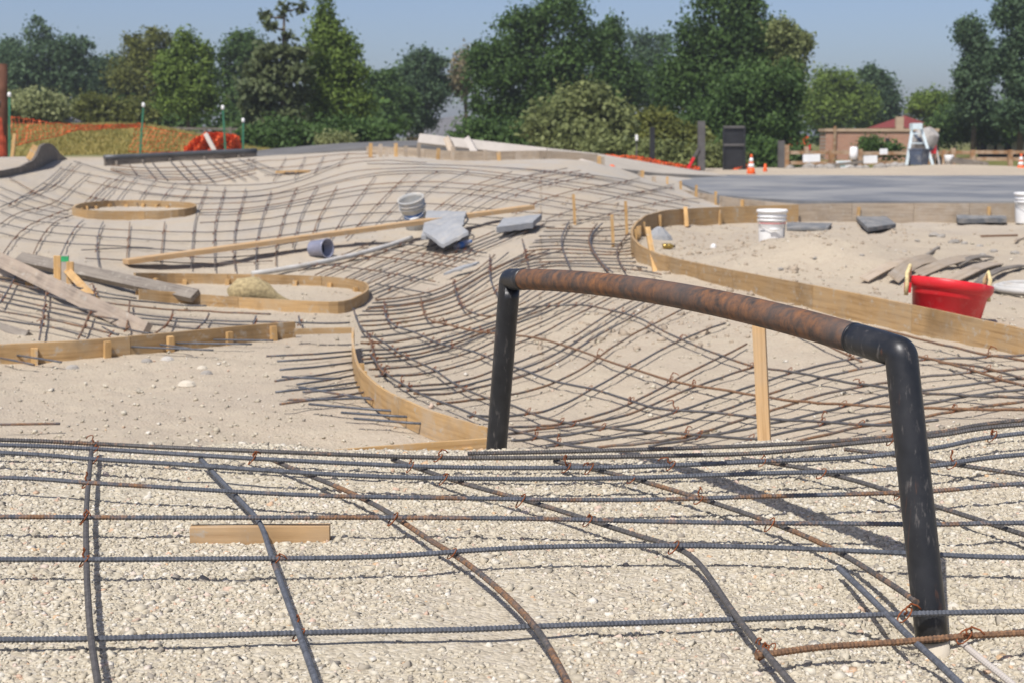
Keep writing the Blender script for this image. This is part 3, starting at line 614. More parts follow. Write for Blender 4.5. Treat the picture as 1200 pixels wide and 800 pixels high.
# from the top edge (level h), boards hang down
e1 = lvl([(414, 384), (413, 396), (415, 412), (420, 428), (430, 440), (450, 456), (475, 468), (505, 481), (535, 490), (572, 501)], 1.195); e1[:, 2] -= .125
form('curved_form', 'curved yellow plywood form at the right edge of the sand flat, bristling with bar ends', e1, .125, .014, .9, 'ply', (.38, .47, .56, .66, .77, .88, .97), .09, side=1, cat='form board')
e2 = lvl([(572, 513), (520, 517), (460, 521), (400, 526), (330, 533), (250, 538)], 1.2); e2[:, 2] -= .14
form('curved_form', 'low curved plywood form just beyond the front mound, left of the rail', e2, .14, .016, 1.0, 'ply', (.1, .5), .12, side=1)
e3 = lvl([(-330, 446), (-60, 433), (0, 428), (75, 424), (150, 417), (225, 409), (300, 401), (345, 397)], 1.33)
hh3 = np.linspace(.135, .115, len(e3)); form('long_form', 'long straight wooden form along the far side of the sand flat', e3-np.array([0, 0, .03]), hh3+.03, .04, 1.1, 'form', (.10, .30, .50, .62, .74, .86, .96), .13, side=-1)
e4 = lvl([(345, 385.5), (380, 384.5), (412, 384)], 1.215); e4[:, 2] -= .035
form('short_form', 'short board bridging a dark gap at the corner of the sand flat', e4, .035, .04, 2., 'form')
# left kidney island
isl = gl([(163, 352), (220, 357), (300, 363), (370, 367), (402, 367), (420, 360), (432, 351), (430, 344), (412, 339), (380, 336), (330, 334), (270, 333), (200, 332), (158, 332)], 7.5, n=70)
form('island_form', 'kidney shaped ring of yellow boards left of centre with a straw lump inside', isl-np.array([0, 0, .05]), .05+.09, .02, .95, 'form', (.08, .2, .31, .40, .60, .66, .72, .78, .84, .90, .96), .09, side=1)
# far-left round island
isl2 = [(86, 252), (100, 256), (130, 257.5), (170, 257.5), (205, 256), (226, 252), (230, 248), (222, 245), (195, 243), (155, 242), (115, 243.5), (92, 247), (86, 252)]
q = gl(isl2, n=60); q[:, 2] = q[:, 2]*.75+q[:, 2].mean()*.25
form('island_form', 'small round ring of yellow boards in the far left bowl', q-np.array([0, 0, .06]), .06+.085, .025, .9, 'form', (.04, .14, .24, .55, .6, .65, .7, .75, .8, .85, .9, .95), .10, side=1)
# right peninsula: near side, nose, far side
pn = [P(x, y, d) for x, y, d in [(1560, 530, 6.35), (1260, 436, 7.15), (1200, 419, 7.4), (1107, 396, 8.05), (1000, 371, 9.0), (900, 349, 10.2), (850, 338, 10.9), (800, 327, 11.7), (770, 319, 12.3), (750, 310, 12.9), (741, 300, 13.6), (740, 291, 14.4), (745, 283, 15.2), (757, 274, 16.2), (780, 268, 17.0), (815, 265, 17.6), (850, 263, 18.0), (890, 261.5, 18.3), (935, 260, 18.5)]]
pn = np.array(pn); zt = np.linspace(1, 1, len(pn)); hts = np.array([.15, .15, .15, .15, .15, .15, .15, .155, .16, .17, .18, .19, .20, .21, .22, .22, .22, .22, .22])
form('peninsula_form', 'long yellow board form curving round the raised sand on the right', pn-np.array([0, 0, .05]), hts+.05, .022, 1.22, 'form', (.64, .67, .69, .73, .80, .855, .91, .965), .22, side=-1)
# lumber props against the nose
for (x0, y0, d0, x1, y1, d1, lb_) in ((769, 325, 12.2, 759, 268, 12.9, 'bright stake propped on the nose of the peninsula form'), (805, 266, 17.2, 803, 243, 17.3, 'orange tipped stake on the inner side of the peninsula form')):
    a, b = P(x0, y0, d0), P(x1, y1, d1); tag(MB().beam(a, b, .045, .035, up=(0, -1, 0)).obj('wooden_stake', M['stake'], None, loc=a), lb_, 'stake', 'wooden stakes')
# bulkhead under the dark slab on the right
bk = np.array([P(x, y, d) for x, y, d in [(935, 260, 18.6), (1000, 259, 18.7), (1090, 259, 18.7), (1185, 259, 18.7), (1240, 259, 18.7), (1700, 259, 18.7)]])
form('slab_form', 'row of stained boards holding the front edge of the dark slab', bk-np.array([0, 0, .05]), .25+.03, .03, .75, 'dirty', (.1, .3, .42, .6, .8), .24, side=-1)
bk2 = np.array([P(x, y, d) for x, y, d in [(935, 259, 18.65), (905, 256, 19.2), (860, 243, 20.5), (820, 229, 22.4), (790, 219, 24.4), (767, 211, 26.5)]])
h2 = np.array([CAMZ-.866-p_[2]-.01 for p_ in bk2]); form('slab_form', 'receding line of pale boards along the left edge of the dark slab', bk2-np.array([0, 0, .05]), h2+.05, .03, .9, 'dirty', (.2, .35, .5, .65, .8), .2, side=1)
# short stakes on the mound
for x, y0, y1, d, lb_ in ((674, 263, 228, 16.0, 'left of three thin stakes standing on the far mound'), (735, 275, 236, 15.0, 'tallest of three thin stakes near the peninsula nose'), (719, 290, 252, 14.2, 'shortest of three thin stakes near the peninsula nose')):
    b0 = P(x, y0, d); b0 = G(x, y0); t_ = P(x-2, y1, b0[1]); tag(MB().beam(b0-np.array([0, 0, .05]), t_, .03, .03, up=(0, -1, 0)).obj('wooden_stake', M['stake'], None, loc=b0), lb_, 'stake', 'wooden stakes')
# forms on top of the mound
tp = np.array([P(x, y, d) for x, y, d in [(430, 183, 24.2), (480, 191, 23.4), (520, 193.5, 23.2), (580, 195, 23.2), (640, 200, 23.4), (700, 204, 23.8)]])
for i in range(len(tp)): tp[i, 2] = gz(tp[i, 0], tp[i, 1])-.02
form('mound_form', 'row of low boards and stakes along the crest of the far mound', tp, .16, .03, 1.3, 'dirty')
for i, (x, y0, y1) in enumerate(((434, 186, 168), (446, 186, 169), (453, 188, 178), (464, 188, 168), (476, 188, 171), (491, 192, 168), (513, 191, 174), (530, 192, 172), (569, 193, 176), (585, 194, 178), (635, 196, 184), (643, 198, 184), (702, 207, 190), (706, 208, 195), (749, 214, 202), (752, 212, 200), (767, 213, 207))):
    d = 23.0 if x < 600 else 23.3; b0 = P(x, y0, d); b0[2] = gz(b0[0], b0[1])-.03; t_ = P(x+rng.uniform(-1, 1), y1, d)
    if t_[2] < b0[2]+.08: t_[2] = b0[2]+.16
    tag(MB().beam(b0, t_, .055, .04, up=(.2, -1, 0)).obj('wooden_stake', M['dirty' if i % 3 else 'stake'], None, loc=b0), 'weathered stake in the row along the crest of the far mound', 'stake', 'crest stakes')
# ------------------------------------------------------------------ far rebar mats, traced over the slopes
def family(keys, counts=None):
    out = []
    for i, k in enumerate(keys):
        out.append(k)
        if i < len(keys)-1 and counts and counts[i]:
            a = crom(k, 24); b = crom(keys[i+1], 24)
            for j in range(1, counts[i]+1):
                t = j/(counts[i]+1)+rng.uniform(-.06, .06); out.append(a*(1-t)+b*t)
    return out
def lay(mt_obj, curves, e, r, mats, dmin=5.35, jump=.09, keep=None, wob=.003):
    pts = []
    for c_ in curves:
        for p in trace(c_, e, dmin, jump=jump):
            p = smooth3(p, 2); p = p+np.stack([np.zeros(len(p)), np.zeros(len(p)), smooth3(rng.normal(0, wob, (len(p), 1)).repeat(3, 1), 2)[:, 0]], 1)
            MB().tube(p, r, 6).obj('rebar', M[mats[int(rng.random()*len(mats))]], mt_obj, True); pts.append(p)
    return pts
def ties_at(mt_obj, A, B, s, prob=.8, tail=True):
    mb = MB(); n = 0
    for p in A:
        for q in B:
            if (p[:, 0].max() < q[:, 0].min()) or (q[:, 0].max() < p[:, 0].min()): continue
            for c_ in cross2(p[:, :2], q[:, :2]):
                if rng.random() < prob: i = np.argmin(np.hypot(p[:, 0]-c_[0], p[:, 1]-c_[1])); tie(mb, (c_[0], c_[1], p[i, 2]), s, tail and rng.random() < .4); n += 1
    if n: o = mb.obj('tie_wires', M['wire'], mt_obj, True); o['kind'] = 'stuff'
GRP = 'mats of tied reinforcing bars'
tm = thing('rebar_mat', 'curving rebar mat in the hollow seen through the arched rail', 'rebar mat', G(700, 440), GRP)
U = [[(440, 352), (490, 346), (530, 333), (565, 312), (580, 298)],
     [(420, 370), (480, 366), (540, 350), (590, 318), (625, 303), (665, 292)],
     [(424, 389), (470, 384), (530, 374), (580, 356), (612, 334)],
     [(422, 410), (470, 408), (520, 397), (580, 377), (640, 352), (665, 338)],
     [(426, 425), (480, 420), (530, 408), (580, 388), (640, 366), (695, 340)],
     [(440, 441), (500, 437), (560, 421), (600, 405), (640, 388), (670, 372), (738, 338)],
     [(462, 452), (500, 451), (540, 446), (580, 433), (620, 420), (670, 396), (710, 370), (760, 342)],
     [(485, 462), (530, 460), (575, 450), (620, 438), (660, 420), (700, 394), (740, 372), (785, 347)],
     [(512, 473), (545, 470), (580, 465), (630, 455), (680, 433), (720, 405), (760, 383), (832, 347)],
     [(548, 488), (600, 487), (650, 478), (700, 452), (740, 430), (790, 402), (850, 378)],
     [(580, 501), (660, 496), (720, 480), (760, 462), (800, 440), (850, 415), (875, 404)],
     [(590, 508), (680, 497), (740, 484), (800, 458), (850, 440), (890, 427)],
     [(600, 517), (690, 505), (760, 492), (830, 470), (890, 448), (960, 428), (1010, 418), (1050, 404)],
     [(640, 523), (720, 513), (800, 497), (890, 465), (960, 443), (1020, 430), (1075, 422), (1180, 417), (1215, 414)],
     [(700, 524), (800, 512), (890, 485), (960, 463), (1030, 449), (1090, 440), (1200, 432), (1420, 424)],
     [(760, 523), (900, 497), (1000, 473), (1040, 462), (1100, 455), (1200, 443), (1420, 428)],
     [(860, 521), (950, 500), (1050, 480), (1120, 466), (1200, 456), (1420, 440)],
     [(930, 517), (1000, 502), (1080, 488), (1200, 470), (1420, 450)]]
uc = family(U, [4, 2, 2, 2, 1, 0, 1, 0, 0, 0, 0, 0, 0, 0, 0, 0, 0])
A1 = lay(tm, uc, .035, .0068, ['rebar_far', 'rebar_far', 'rebar_far_rusty'])
Rk = [[(414, 362), (421, 383), (435, 393), (454, 404), (470, 415), (503, 430), (536, 451), (568, 465), (600, 475), (640, 490), (683, 497), (740, 503), (800, 508), (890, 514)],
      [(430, 390), (433, 395), (442, 428), (451, 439)],
      [(434, 415), (451, 437), (473, 451), (507, 467), (540, 479), (565, 490), (600, 503), (643, 515), (663, 521), (710, 526)],
      [(451, 355), (450, 370), (463, 383), (484, 388), (508, 400), (533, 407), (554, 411), (577, 421), (602, 429), (637, 443), (670, 451), (697, 456), (733, 467), (760, 476), (800, 481), (850, 484), (890, 489), (960, 494), (1040, 498), (1100, 492)],
      [(493, 348), (496, 368), (503, 376), (522, 380), (557, 388), (580, 390), (605, 393), (632, 397), (668, 407), (692, 415), (719, 425), (748, 434), (782, 445), (812, 451), (857, 458), (890, 463), (920, 468), (1000, 474), (1080, 478), (1200, 479), (1420, 478)],
      [(532, 330), (535, 348), (543, 362), (554, 367), (577, 371), (610, 362), (655, 358), (683, 358), (704, 361), (735, 368), (750, 373), (777, 388), (806, 401), (849, 418), (884, 429), (930, 436), (990, 447), (1075, 459), (1160, 464), (1200, 466), (1420, 474)],
      [(574, 299), (574, 327), (582, 344), (592, 356)], [(612, 281), (619, 312), (622, 330)],
      [(1020, 408), (1060, 414), (1110, 425), (1160, 440), (1200, 452)], [(930, 385), (970, 405), (1010, 424)], [(1100, 424), (1150, 430), (1210, 446)], [(960, 372), (1040, 388), (1100, 403), (1150, 414), (1210, 424)]]
A2 = lay(tm, Rk, .047, .0068, ['rebar_far_rusty', 'rebar_far', 'rebar_r'])
ties_at(tm, A2, A1, 1.5, .7)
# bar ends through the curved form
st = thing('bar_stubs', 'bundle of bar ends poking through the curved plywood form over the sand', 'rebar', G(420, 470), None)
for a, b in (((312, 417), (414, 411)), ((325, 423), (415, 416)), ((328, 433), (414, 424)), ((322, 446), (416, 432)), ((330, 441), (400, 443)), ((348, 450), (420, 438)), ((323, 459), (428, 446)), ((355, 459), (437, 451)), ((350, 453), (487, 475)), ((328, 473), (447, 456)), ((338, 468), (466, 464)), ((362, 473), (511, 484)), ((400, 483), (536, 490)), ((415, 490), (558, 499))):
    p = trace([a, ((a[0]+b[0])/2, (a[1]+b[1])/2+1), b], .055, 5.9)[0]; p = resample3(np.array([p[0], p[len(p)//2], p[-1]]), .1); MB().tube(p, .0062, 6).obj('rebar', M['rebar'], st, True)
for a, b in (((20, 416), (72, 424)), ((148, 406), (250, 410)), ((175, 402), (222, 408)), ((206, 402), (295, 403)), ((250, 398), (320, 399)), ((0, 419), (40, 427)), ((0, 497), (70, 496))):
    p0, p1 = G(*a, .05, 6.), G(*b, .05, 6.); tag(MB().tube(resample3(np.array([p0, p1]), .1), .006, 6).obj('rebar', M['rebar'], None, True, loc=np.array([p0[0], p0[1], p0[2]-.05])), 'bar end poking out at the foot of the long straight form' if a != (0, 497) else 'thin bar lying flat on the sand at the left edge', 'rebar', 'bar ends along the long form' if a != (0, 497) else None)
# one mat over the left bowl and the mound
bm = thing('rebar_mat', 'wide rebar mat lining the far left bowl and running on over the broad mound', 'rebar mat', G(320, 265), GRP)
CT = [[(0, 273), (30, 280), (60, 284), (125, 288), (180, 291)], [(95, 293), (160, 291), (230, 294), (300, 292), (350, 283), (400, 275), (440, 268)],
      [(0, 262), (50, 272), (100, 276), (160, 280), (220, 283), (290, 281), (340, 275), (390, 268), (430, 262), (490, 258), (540, 262), (600, 266), (650, 266)],
      [(60, 264), (110, 268), (160, 270), (215, 272), (260, 272), (310, 267), (350, 261), (400, 253), (455, 249), (500, 249), (560, 254), (620, 258)],
      [(234, 261), (300, 258), (340, 252), (390, 244), (430, 240), (470, 238), (520, 240), (571, 245), (640, 251), (720, 256)],
      [(234, 252), (270, 252), (310, 247), (350, 241), (400, 232), (440, 226), (480, 224), (520, 226), (560, 229), (600, 235), (640, 241), (700, 250), (750, 254)],
      [(234, 246), (280, 245), (320, 240), (360, 232), (400, 222), (440, 216), (500, 213), (550, 216), (600, 221), (640, 228), (700, 238), (770, 247)],
      [(215, 239), (280, 238), (320, 234), (360, 224), (400, 213), (440, 206), (490, 203), (540, 204), (580, 209), (640, 216), (700, 227), (760, 238), (800, 245)],
      [(100, 212), (140, 221), (200, 229), (260, 232), (310, 229), (350, 220), (400, 204), (430, 199), (480, 197), (520, 197), (560, 200), (620, 207), (690, 216), (760, 227), (820, 238)],
      [(70, 198), (110, 206), (160, 215), (210, 222), (280, 225), (320, 221), (360, 210), (395, 195), (420, 190), (450, 188), (500, 191)],
      [(80, 187), (110, 196), (150, 207), (210, 216), (290, 217), (340, 212), (370, 202), (400, 190)],
      [(560, 195), (640, 200), (720, 209), (790, 222)], [(430, 192), (500, 193), (580, 196), (650, 203), (720, 214), (800, 232)], [(600, 262), (680, 258), (750, 258)],
      [(35, 225), (80, 240), (110, 243)], [(50, 215), (80, 222), (110, 232), (140, 238)], [(0, 220), (40, 235), (80, 247)], [(0, 228), (40, 244), (80, 252)], [(0, 235), (40, 250), (80, 256)], [(0, 247), (30, 258), (70, 262)], [(10, 208), (50, 230), (85, 242)],
      [(290, 190), (350, 186), (400, 181), (440, 180)], [(290, 198), (350, 195), (400, 187), (440, 184)], [(310, 206), (350, 203), (390, 194)], [(610, 198), (680, 206), (740, 215)], [(180, 300), (260, 302), (320, 297), (380, 288)], [(100, 303), (170, 306), (250, 309), (320, 306)]]
B1 = lay(bm, family(CT, [0, 0, 0, 0, 0, 1, 0, 1, 0, 0]+[0]*20), .030, .0054, ['rebar_far', 'rebar_far', 'rebar_far_rusty'], 11.5, .2)
CR = [[(363, 288), (368, 270), (375, 252), (385, 236), (395, 218)], [(343, 291), (347, 272), (353, 252), (362, 235), (372, 218)], [(386, 282), (398, 262), (412, 243), (425, 226), (440, 206)],
      [(405, 280), (430, 252), (450, 232), (465, 216), (480, 203)], [(437, 268), (447, 256), (465, 240), (485, 217), (497, 209), (515, 200)],
      [(460, 265), (480, 245), (505, 222), (528, 211), (550, 200)], [(500, 254), (520, 238), (545, 222), (580, 209), (600, 201)], [(525, 254), (555, 235), (590, 218), (640, 207), (680, 200)],
      [(560, 252), (600, 230), (640, 217), (700, 206)], [(600, 250), (640, 233), (680, 222), (740, 212)], [(640, 257), (690, 240), (740, 227), (790, 220)], [(660, 264), (720, 249), (780, 236), (830, 232)], [(320, 212), (335, 185)], [(345, 210), (358, 184)], [(368, 204), (380, 182)], [(395, 196), (408, 180)], [(620, 207), (665, 197)], [(700, 220), (750, 209)], [(740, 229), (790, 216)]]
B2 = lay(bm, family(CR, [0, 0, 0, 0, 0, 0, 1, 1, 0, 0, 0]+[0]*9), .038, .0054, ['rebar_far', 'rebar_far_rusty'], 12., .2)
EV = [[(0, 263), (12, 254), (30, 247), (57, 241), (75, 230), (84, 220), (105, 203)], [(40, 226), (66, 217), (78, 206), (94, 190)], [(2, 300), (10, 288), (21, 274), (33, 265), (52, 256), (75, 247), (96, 241), (112, 224), (129, 209)],
      [(39, 297), (48, 279), (64, 260), (85, 252)], [(104, 240), (122, 222), (143, 205)], [(70, 302), (80, 280), (92, 262), (98, 258)], [(116, 313), (113, 290), (116, 270), (121, 260)], [(133, 240), (150, 219), (160, 208)],
      [(148, 306), (150, 285), (152, 261)], [(160, 240), (172, 222), (182, 212)], [(188, 308), (190, 285), (193, 260)], [(186, 240), (195, 226), (206, 215)], [(224, 315), (225, 290), (229, 256), (236, 236), (243, 219)], [(209, 240), (217, 228), (226, 217)],
      [(252, 317), (251, 290), (252, 262), (258, 240), (264, 219)], [(276, 318), (274, 300), (275, 272), (281, 247), (288, 222)], [(300, 318), (300, 300), (302, 275), (309, 250), (318, 224)], [(323, 312), (323, 296), (328, 270), (336, 245), (348, 220)],
      [(0, 243), (25, 232), (50, 222), (66, 210), (84, 192)], [(113, 241), (130, 225), (146, 208)], [(10, 240), (40, 222), (60, 208), (72, 196)]]
D1 = lay(bm, EV, .038, .0054, ['rebar_far', 'rebar_far', 'rebar_far_rusty'], 11.5, .2)
ties_at(bm, B1, B2+D1, 1.7, .6, False)
# saddle between mound and hollow
sm = thing('rebar_mat', 'dense crossing rebar mat in the saddle below the broken pads', 'rebar mat', G(470, 310), GRP)
C1 = lay(sm, family([[(350, 318), (400, 300), (440, 282)], [(400, 328), (450, 305), (500, 285)], [(430, 338), (480, 316), (540, 292), (600, 268)], [(440, 350), (500, 325), (560, 296), (640, 262)]], [2, 3, 2]), .03, .0065, ['rebar_far', 'rebar_far_rusty'], 11., .12)
C2 = lay(sm, family([[(440, 284), (500, 289), (570, 297)], [(400, 299), (470, 304), (540, 314)], [(350, 308), (430, 316), (510, 330)], [(440, 333), (480, 340), (505, 345)]], [1, 0, 0]), .04, .0065, ['rebar_far', 'rebar_far_rusty'], 11., .12)
C3 = lay(sm, family([[(640, 268), (700, 268), (745, 263)], [(620, 290), (660, 288), (720, 293), (742, 290)], [(600, 313), (640, 307), (690, 306), (745, 307)], [(610, 320), (650, 312), (730, 315), (775, 321)]], [4, 3, 1]), .035, .0065, ['rebar_far', 'rebar_far_rusty'], 11., .12)
C4 = lay(sm, [[(667, 260), (657, 283), (668, 313)], [(706, 262), (692, 275), (692, 287), (706, 310), (718, 319)], [(737, 274), (722, 292), (724, 304), (733, 318)], [(700, 262), (690, 276), (691, 290), (712, 317)]], .047, .008, ['rebar_far', 'rebar_far_rusty'], 11., .12)
ties_at(sm, C1, C2, 1.8, .6, False)
# second bowl behind the lip
b2 = thing('rebar_mat', 'shaded rebar mat on the wall below the dark coping, far left', 'rebar mat', G(230, 205, 0, 22), GRP)
E1_ = lay(b2, family([[(130, 207), (180, 213), (240, 215), (300, 203)], [(130, 194), (180, 197), (240, 194), (300, 187)]], [4]), .03, .008, ['rebar_far', 'rebar_far_rusty'], 21.5, .2)
E2_ = lay(b2, family([[(150, 190), (158, 202), (165, 210)], [(225, 188), (240, 203), (252, 214)], [(290, 186), (320, 198), (345, 206)]], [4, 4]), .04, .008, ['rebar_far'], 21.5, .2)
# left slab
lm = thing('rebar_mat', 'low rebar mat below the weathered planks on the left', 'rebar mat', G(120, 370), GRP)
G1_ = lay(lm, family([[(15, 320), (70, 333), (130, 345), (160, 350)], [(-20, 332), (60, 348), (120, 361), (200, 373), (300, 377), (410, 379)], [(-20, 350), (60, 366), (120, 380), (175, 391)], [(-20, 372), (60, 384), (100, 394)]], [2, 2, 1]), .05, .0068, ['rebar_far', 'rebar_far', 'rebar_far_rusty'], 7., .12)
G2_ = lay(lm, [[(20, 318), (12, 335), (0, 355)], [(55, 336), (52, 362), (46, 398)], [(106, 364), (100, 380), (92, 396)], [(152, 352), (151, 366), (148, 386)], [(203, 364), (198, 378), (180, 392)], [(110, 335), (111, 348)], [(245, 368), (240, 378), (228, 386)], [(300, 371), (296, 383)], [(120, 383), (136, 392)], [(350, 371), (352, 381)]], .06, .0068, ['rebar_far', 'rebar_far_rusty'], 7., .12)
ties_at(lm, G1_, G2_, 1.6, .7)
# ------------------------------------------------------------------ lumber, planks and props on the left
def plank(name, label, cat, p0, p1, d0, d1, wd, th, mt, up=(0, 0, 1), group=None):
    a, b = P(*p0, d0), P(*p1, d1); return tag(MB().beam(a, b, wd, th, up=up).obj(name, M[mt], None, loc=(a+b)/2), label, cat, group)
g_ = G(150, 311); g2_ = G(618, 250)
plank('lumber', 'long bright board lying across the wide rebar bowl up to the grey pads', 'lumber', (147, 307), (622, 243), g_[1]-.06, g2_[1]-.45, .15, .045, 'lumber', up=(0, 0, 1), group='loose planks')
plank('plank', 'weathered plank sloping down to the long form, nearest of the left planks', 'plank', (-10, 300), (172, 388), 11.6, 9.5, .115, .045, 'mauve', up=(-.4, -1, .45), group='loose planks')
plank('plank', 'grey weathered plank reaching from the left planks into the kidney shaped ring', 'plank', (22, 303), (229, 347), 12.2, 11.3, .115, .05, 'grey', up=(.3, -.9, .9), group='loose planks')
plank('plank', 'end of a grey plank at the left edge by the long form', 'plank', (-30, 380), (30, 399), 9.6, 9.25, .12, .045, 'grey', up=(-.2, -1, .7), group='loose planks')
plank('plank', 'thin pale plank along the left edge above the low rebar mat', 'plank', (-20, 316), (45, 327), 11.6, 11.3, .09, .03, 'dirty', up=(0, -1, 1), group='loose planks')
plank('brace', 'short yellow diagonal brace below the three clustered stakes', 'brace', (76, 314), (112, 352), 11.7, 10.7, .06, .04, 'stake', up=(0, -1, .4))
for x, y0, y1, d, mt, lb_ in ((67, 323, 300, 11.7, 'stake', 'leftmost of three clustered stakes by the weathered planks'), (76, 327, 299, 11.6, 'stained', 'pale stake with a green painted top between two yellow stakes'), (82, 327, 307, 11.55, 'stake', 'rightmost of three clustered stakes by the weathered planks'), (34, 337, 317, 11.2, 'stake', 'short orange stake in front of the upper end of the weathered plank'), (163, 350, 329, 11.6, 'stake', 'short stake beside the left tip of the kidney shaped ring')):
    a, b = P(x, y0+2, d), P(x, y1, d); gzv = gz(a[0], a[1])
    a[2] = min(a[2], gzv-.02)
    r_ = thing('wooden_stake', lb_, 'stake', a, 'wooden stakes'); sh_ = MB().beam(a, b, .055, .04, up=(.15, -1, 0)).obj('shaft', M[mt], r_)
    if 'green' in lb_: MB().beam(b+(a-b)*.04, b+(a-b)*.22, .057, .043, up=(.15, -1, 0)).obj('paint_mark', M['greenpaint'], sh_)
# straw lump inside the kidney ring
c0 = at_h(298, 357, 1.33); mb = MB(); pts = np.array([c0+np.array([x, y, z]) for x, y, z in ((-.19, 0, .07), (-.11, 0, .105), (0, .0, .11), (.09, 0, .085), (.16, .01, .045), (.23, .02, .03), (.28, .02, .02))])
mb.tube(pts, [.06, .105, .115, .09, .055, .026, .014], 14); tag(mb.obj('straw_bag', M['straw'], None, True, loc=c0), 'straw coloured tied sack lying inside the kidney shaped ring', 'sack')
def lump(px, py, r, name, label, cat, mt):
    c = G(px, py); prof = [(0.001, -.3), (.8, -.25), (1, .1), (.75, .5), (.35, .68), (.001, .72)]
    tag(MB().lathe([(r*a, r*b) for a, b in prof], c, 9, sx=1.2).obj(name, M[mt], None, False, loc=c), label, cat)
# pale bent pipe
pp = smooth3(np.array([G(x, y, .05, 9.) for x, y in [(295, 321), (320, 318), (345, 314), (380, 307), (420, 299), (455, 290), (482, 279)]]), 2)
tag(MB().tube(resample3(pp, .1), .025, 10).obj('conduit_pipe', M['hose'], None, True, loc=pp[3]-np.array([0, 0, .05])), 'pale curved pipe lying in the bowl below the long bright board', 'pipe')
# buckets
def bucket(label, c, ax, mt, s=1.0, marks=True, lid=False, printm='blue'):
    b = thing('bucket', label, 'bucket', c, 'five gallon buckets'); ax = np.asarray(ax, float)/np.linalg.norm(ax)
    R, H = .152*s, .37*s
    prof = [(R*.86, 0), (R*.87, .01), (R*.93, H*.45), (R*.955, H*.70), (R*1.03, H*.71), (R*1.03, H*.725), (R*.965, H*.735), (R*.97, H*.80), (R*1.05, H*.81), (R*1.05, H*.83), (R*.98, H*.84), (R*.985, H*.90), (R*1.04, H*.95), (R*1.05, H), (R*.97, H)]
    if not lid: prof += [(R*.95, H*.9), (R*.84, .02), (.001, .015)]
    MB().lathe(prof, c, 32, ax).obj('shell', M[mt], b, True)
    if lid: MB().lathe([(R*1.09, H*.93), (R*1.09, H*1.0), (R*1.03, H*1.02), (R*1.0, H*1.005), (.001, H*1.005)], c, 32, ax).obj('lid', M['white'], b, True)
    u = np.cross((0, 1., 0), ax); u /= np.linalg.norm(u); v = np.cross(ax, u)
    an = np.linspace(0, math.pi, 15)
    hd_ = MB().tube([np.asarray(c)+ax*H*.74+(u*math.cos(t)*R*1.06-v*math.sin(t)*R*1.10-ax*math.sin(t)*.10*s) for t in an], .003, 5).obj('handle', M['hose'], b, True)
    hd = hd_; gp0 = np.asarray(c)+ax*(H*.74-.10*s)-v*R*1.10; MB().tube([gp0-u*.05, gp0+u*.05], .011, 8).obj('grip', M['white'], hd, True)
    if marks:
        def band(z0, z1, a0, a1, name, mt2):
            a_ = np.linspace(a0, a1, 14); vv = []; 
            for z in (z0, z1):
                rr = np.interp(z, [0, .7], [R*.872, R*.957])+.002
                for t in a_: vv.append(np.asarray(c)+ax*H*z+(u*math.cos(t)+v*math.sin(t))*rr)
            MB().add(vv, [(i, i+1, 15+i, 14+i) for i in range(13)]).obj(name, M[mt2], b, True)
        f = -math.pi/2
        if printm == 'blue':
            band(.42, .56, f-1.0, f+.9, 'print_band', 'blue')
        else:
            band(.62, .65, f-1.5, f+1.5, 'print_line', 'pink'); band(.10, .13, f-1.2, f+.2, 'print_line', 'blue'); band(.05, .60, f+.95, f+1.12, 'print_bar', 'binblue')
            band(.40, .425, f-1.2, f-.7, 'print_line', 'binblue'); band(.60, .66, f+1.1, f+1.5, 'print_mark', 'orange')
    return b
c = at_h(904, 287, 1.115); bucket('white plastic bucket standing behind the sand heap, pink line round it', c, (0, 0, 1), 'white', printm='pink', lid=True, s=.97)
c = G(1203, 262); bucket('white plastic bucket at the right edge beside the dark pads', c, (0, 0, 1), 'white', s=1.05, marks=False, lid=True)
c = G(489, 268); c[2] += .02; bucket('dirty grey bucket tipped toward the grey pads on the rebar bowl', c, (-.2, -.36, 1), 'greyplastic', s=.92)
# pads (soft kneeling boards)
def slabpad(name, label, cat, corners, th, mt, group=None, rough=.004, loop=False, rim=False):
    """thick pad over four 3-D corners, slightly uneven"""
    q = np.array(corners); n = 9; th_ = thing(name, label, cat, q.mean(0), group); vt = []; 
    for i in range(n):
        for j in range(n):
            s, t = i/(n-1), j/(n-1); p = q[0]*(1-s)*(1-t)+q[1]*s*(1-t)+q[2]*s*t+q[3]*(1-s)*t
            e = min(s, 1-s, t, 1-t); vt.append(p+np.array([0, 0, th*(1.12 if (rim and .02 < e < .16) else .93 if e < .02 else 1.)])+rng.normal(0, rough, 3)*.5)
    vb = [p-np.array([0, 0, th*rng.uniform(.9, 1.0)]) for p in vt]; N = n*n
    f = [(i*n+j, (i+1)*n+j, (i+1)*n+j+1, i*n+j+1) for i in range(n-1) for j in range(n-1)]
    f += [tuple(N+k for k in reversed(t)) for t in f]
    ring = [(0, j) for j in range(n)]+[(i, n-1) for i in range(1, n)]+[(n-1, j) for j in range(n-2, -1, -1)]+[(i, 0) for i in range(n-2, 0, -1)]
    ring = [a*n+b for a, b in ring]; f += [(ring[k], ring[(k+1) % len(ring)], ring[(k+1) % len(ring)]+N, ring[k]+N) for k in range(len(ring))]
    MB().add(vt+vb, f).obj('pad', M[mt], th_, False)
    if loop:
        a, b = q[1]*.7+q[2]*.3, q[1]*.3+q[2]*.7; o_ = (q[1]+q[2]-q[0]-q[3]); o_ /= np.linalg.norm(o_)
        MB().tube([a+(b-a)*t+o_*.05*math.sin(math.pi*t)+np.array([0, 0, .04+.02*math.sin(math.pi*t)]) for t in np.linspace(0, 1, 9)], .009, 7).obj('handle', M['black'], th_, True)
    return th_
def gp(l, e, dm=5.3): return [G(x, y, e, dm) for x, y in l]
d5 = G(520, 275)[1]
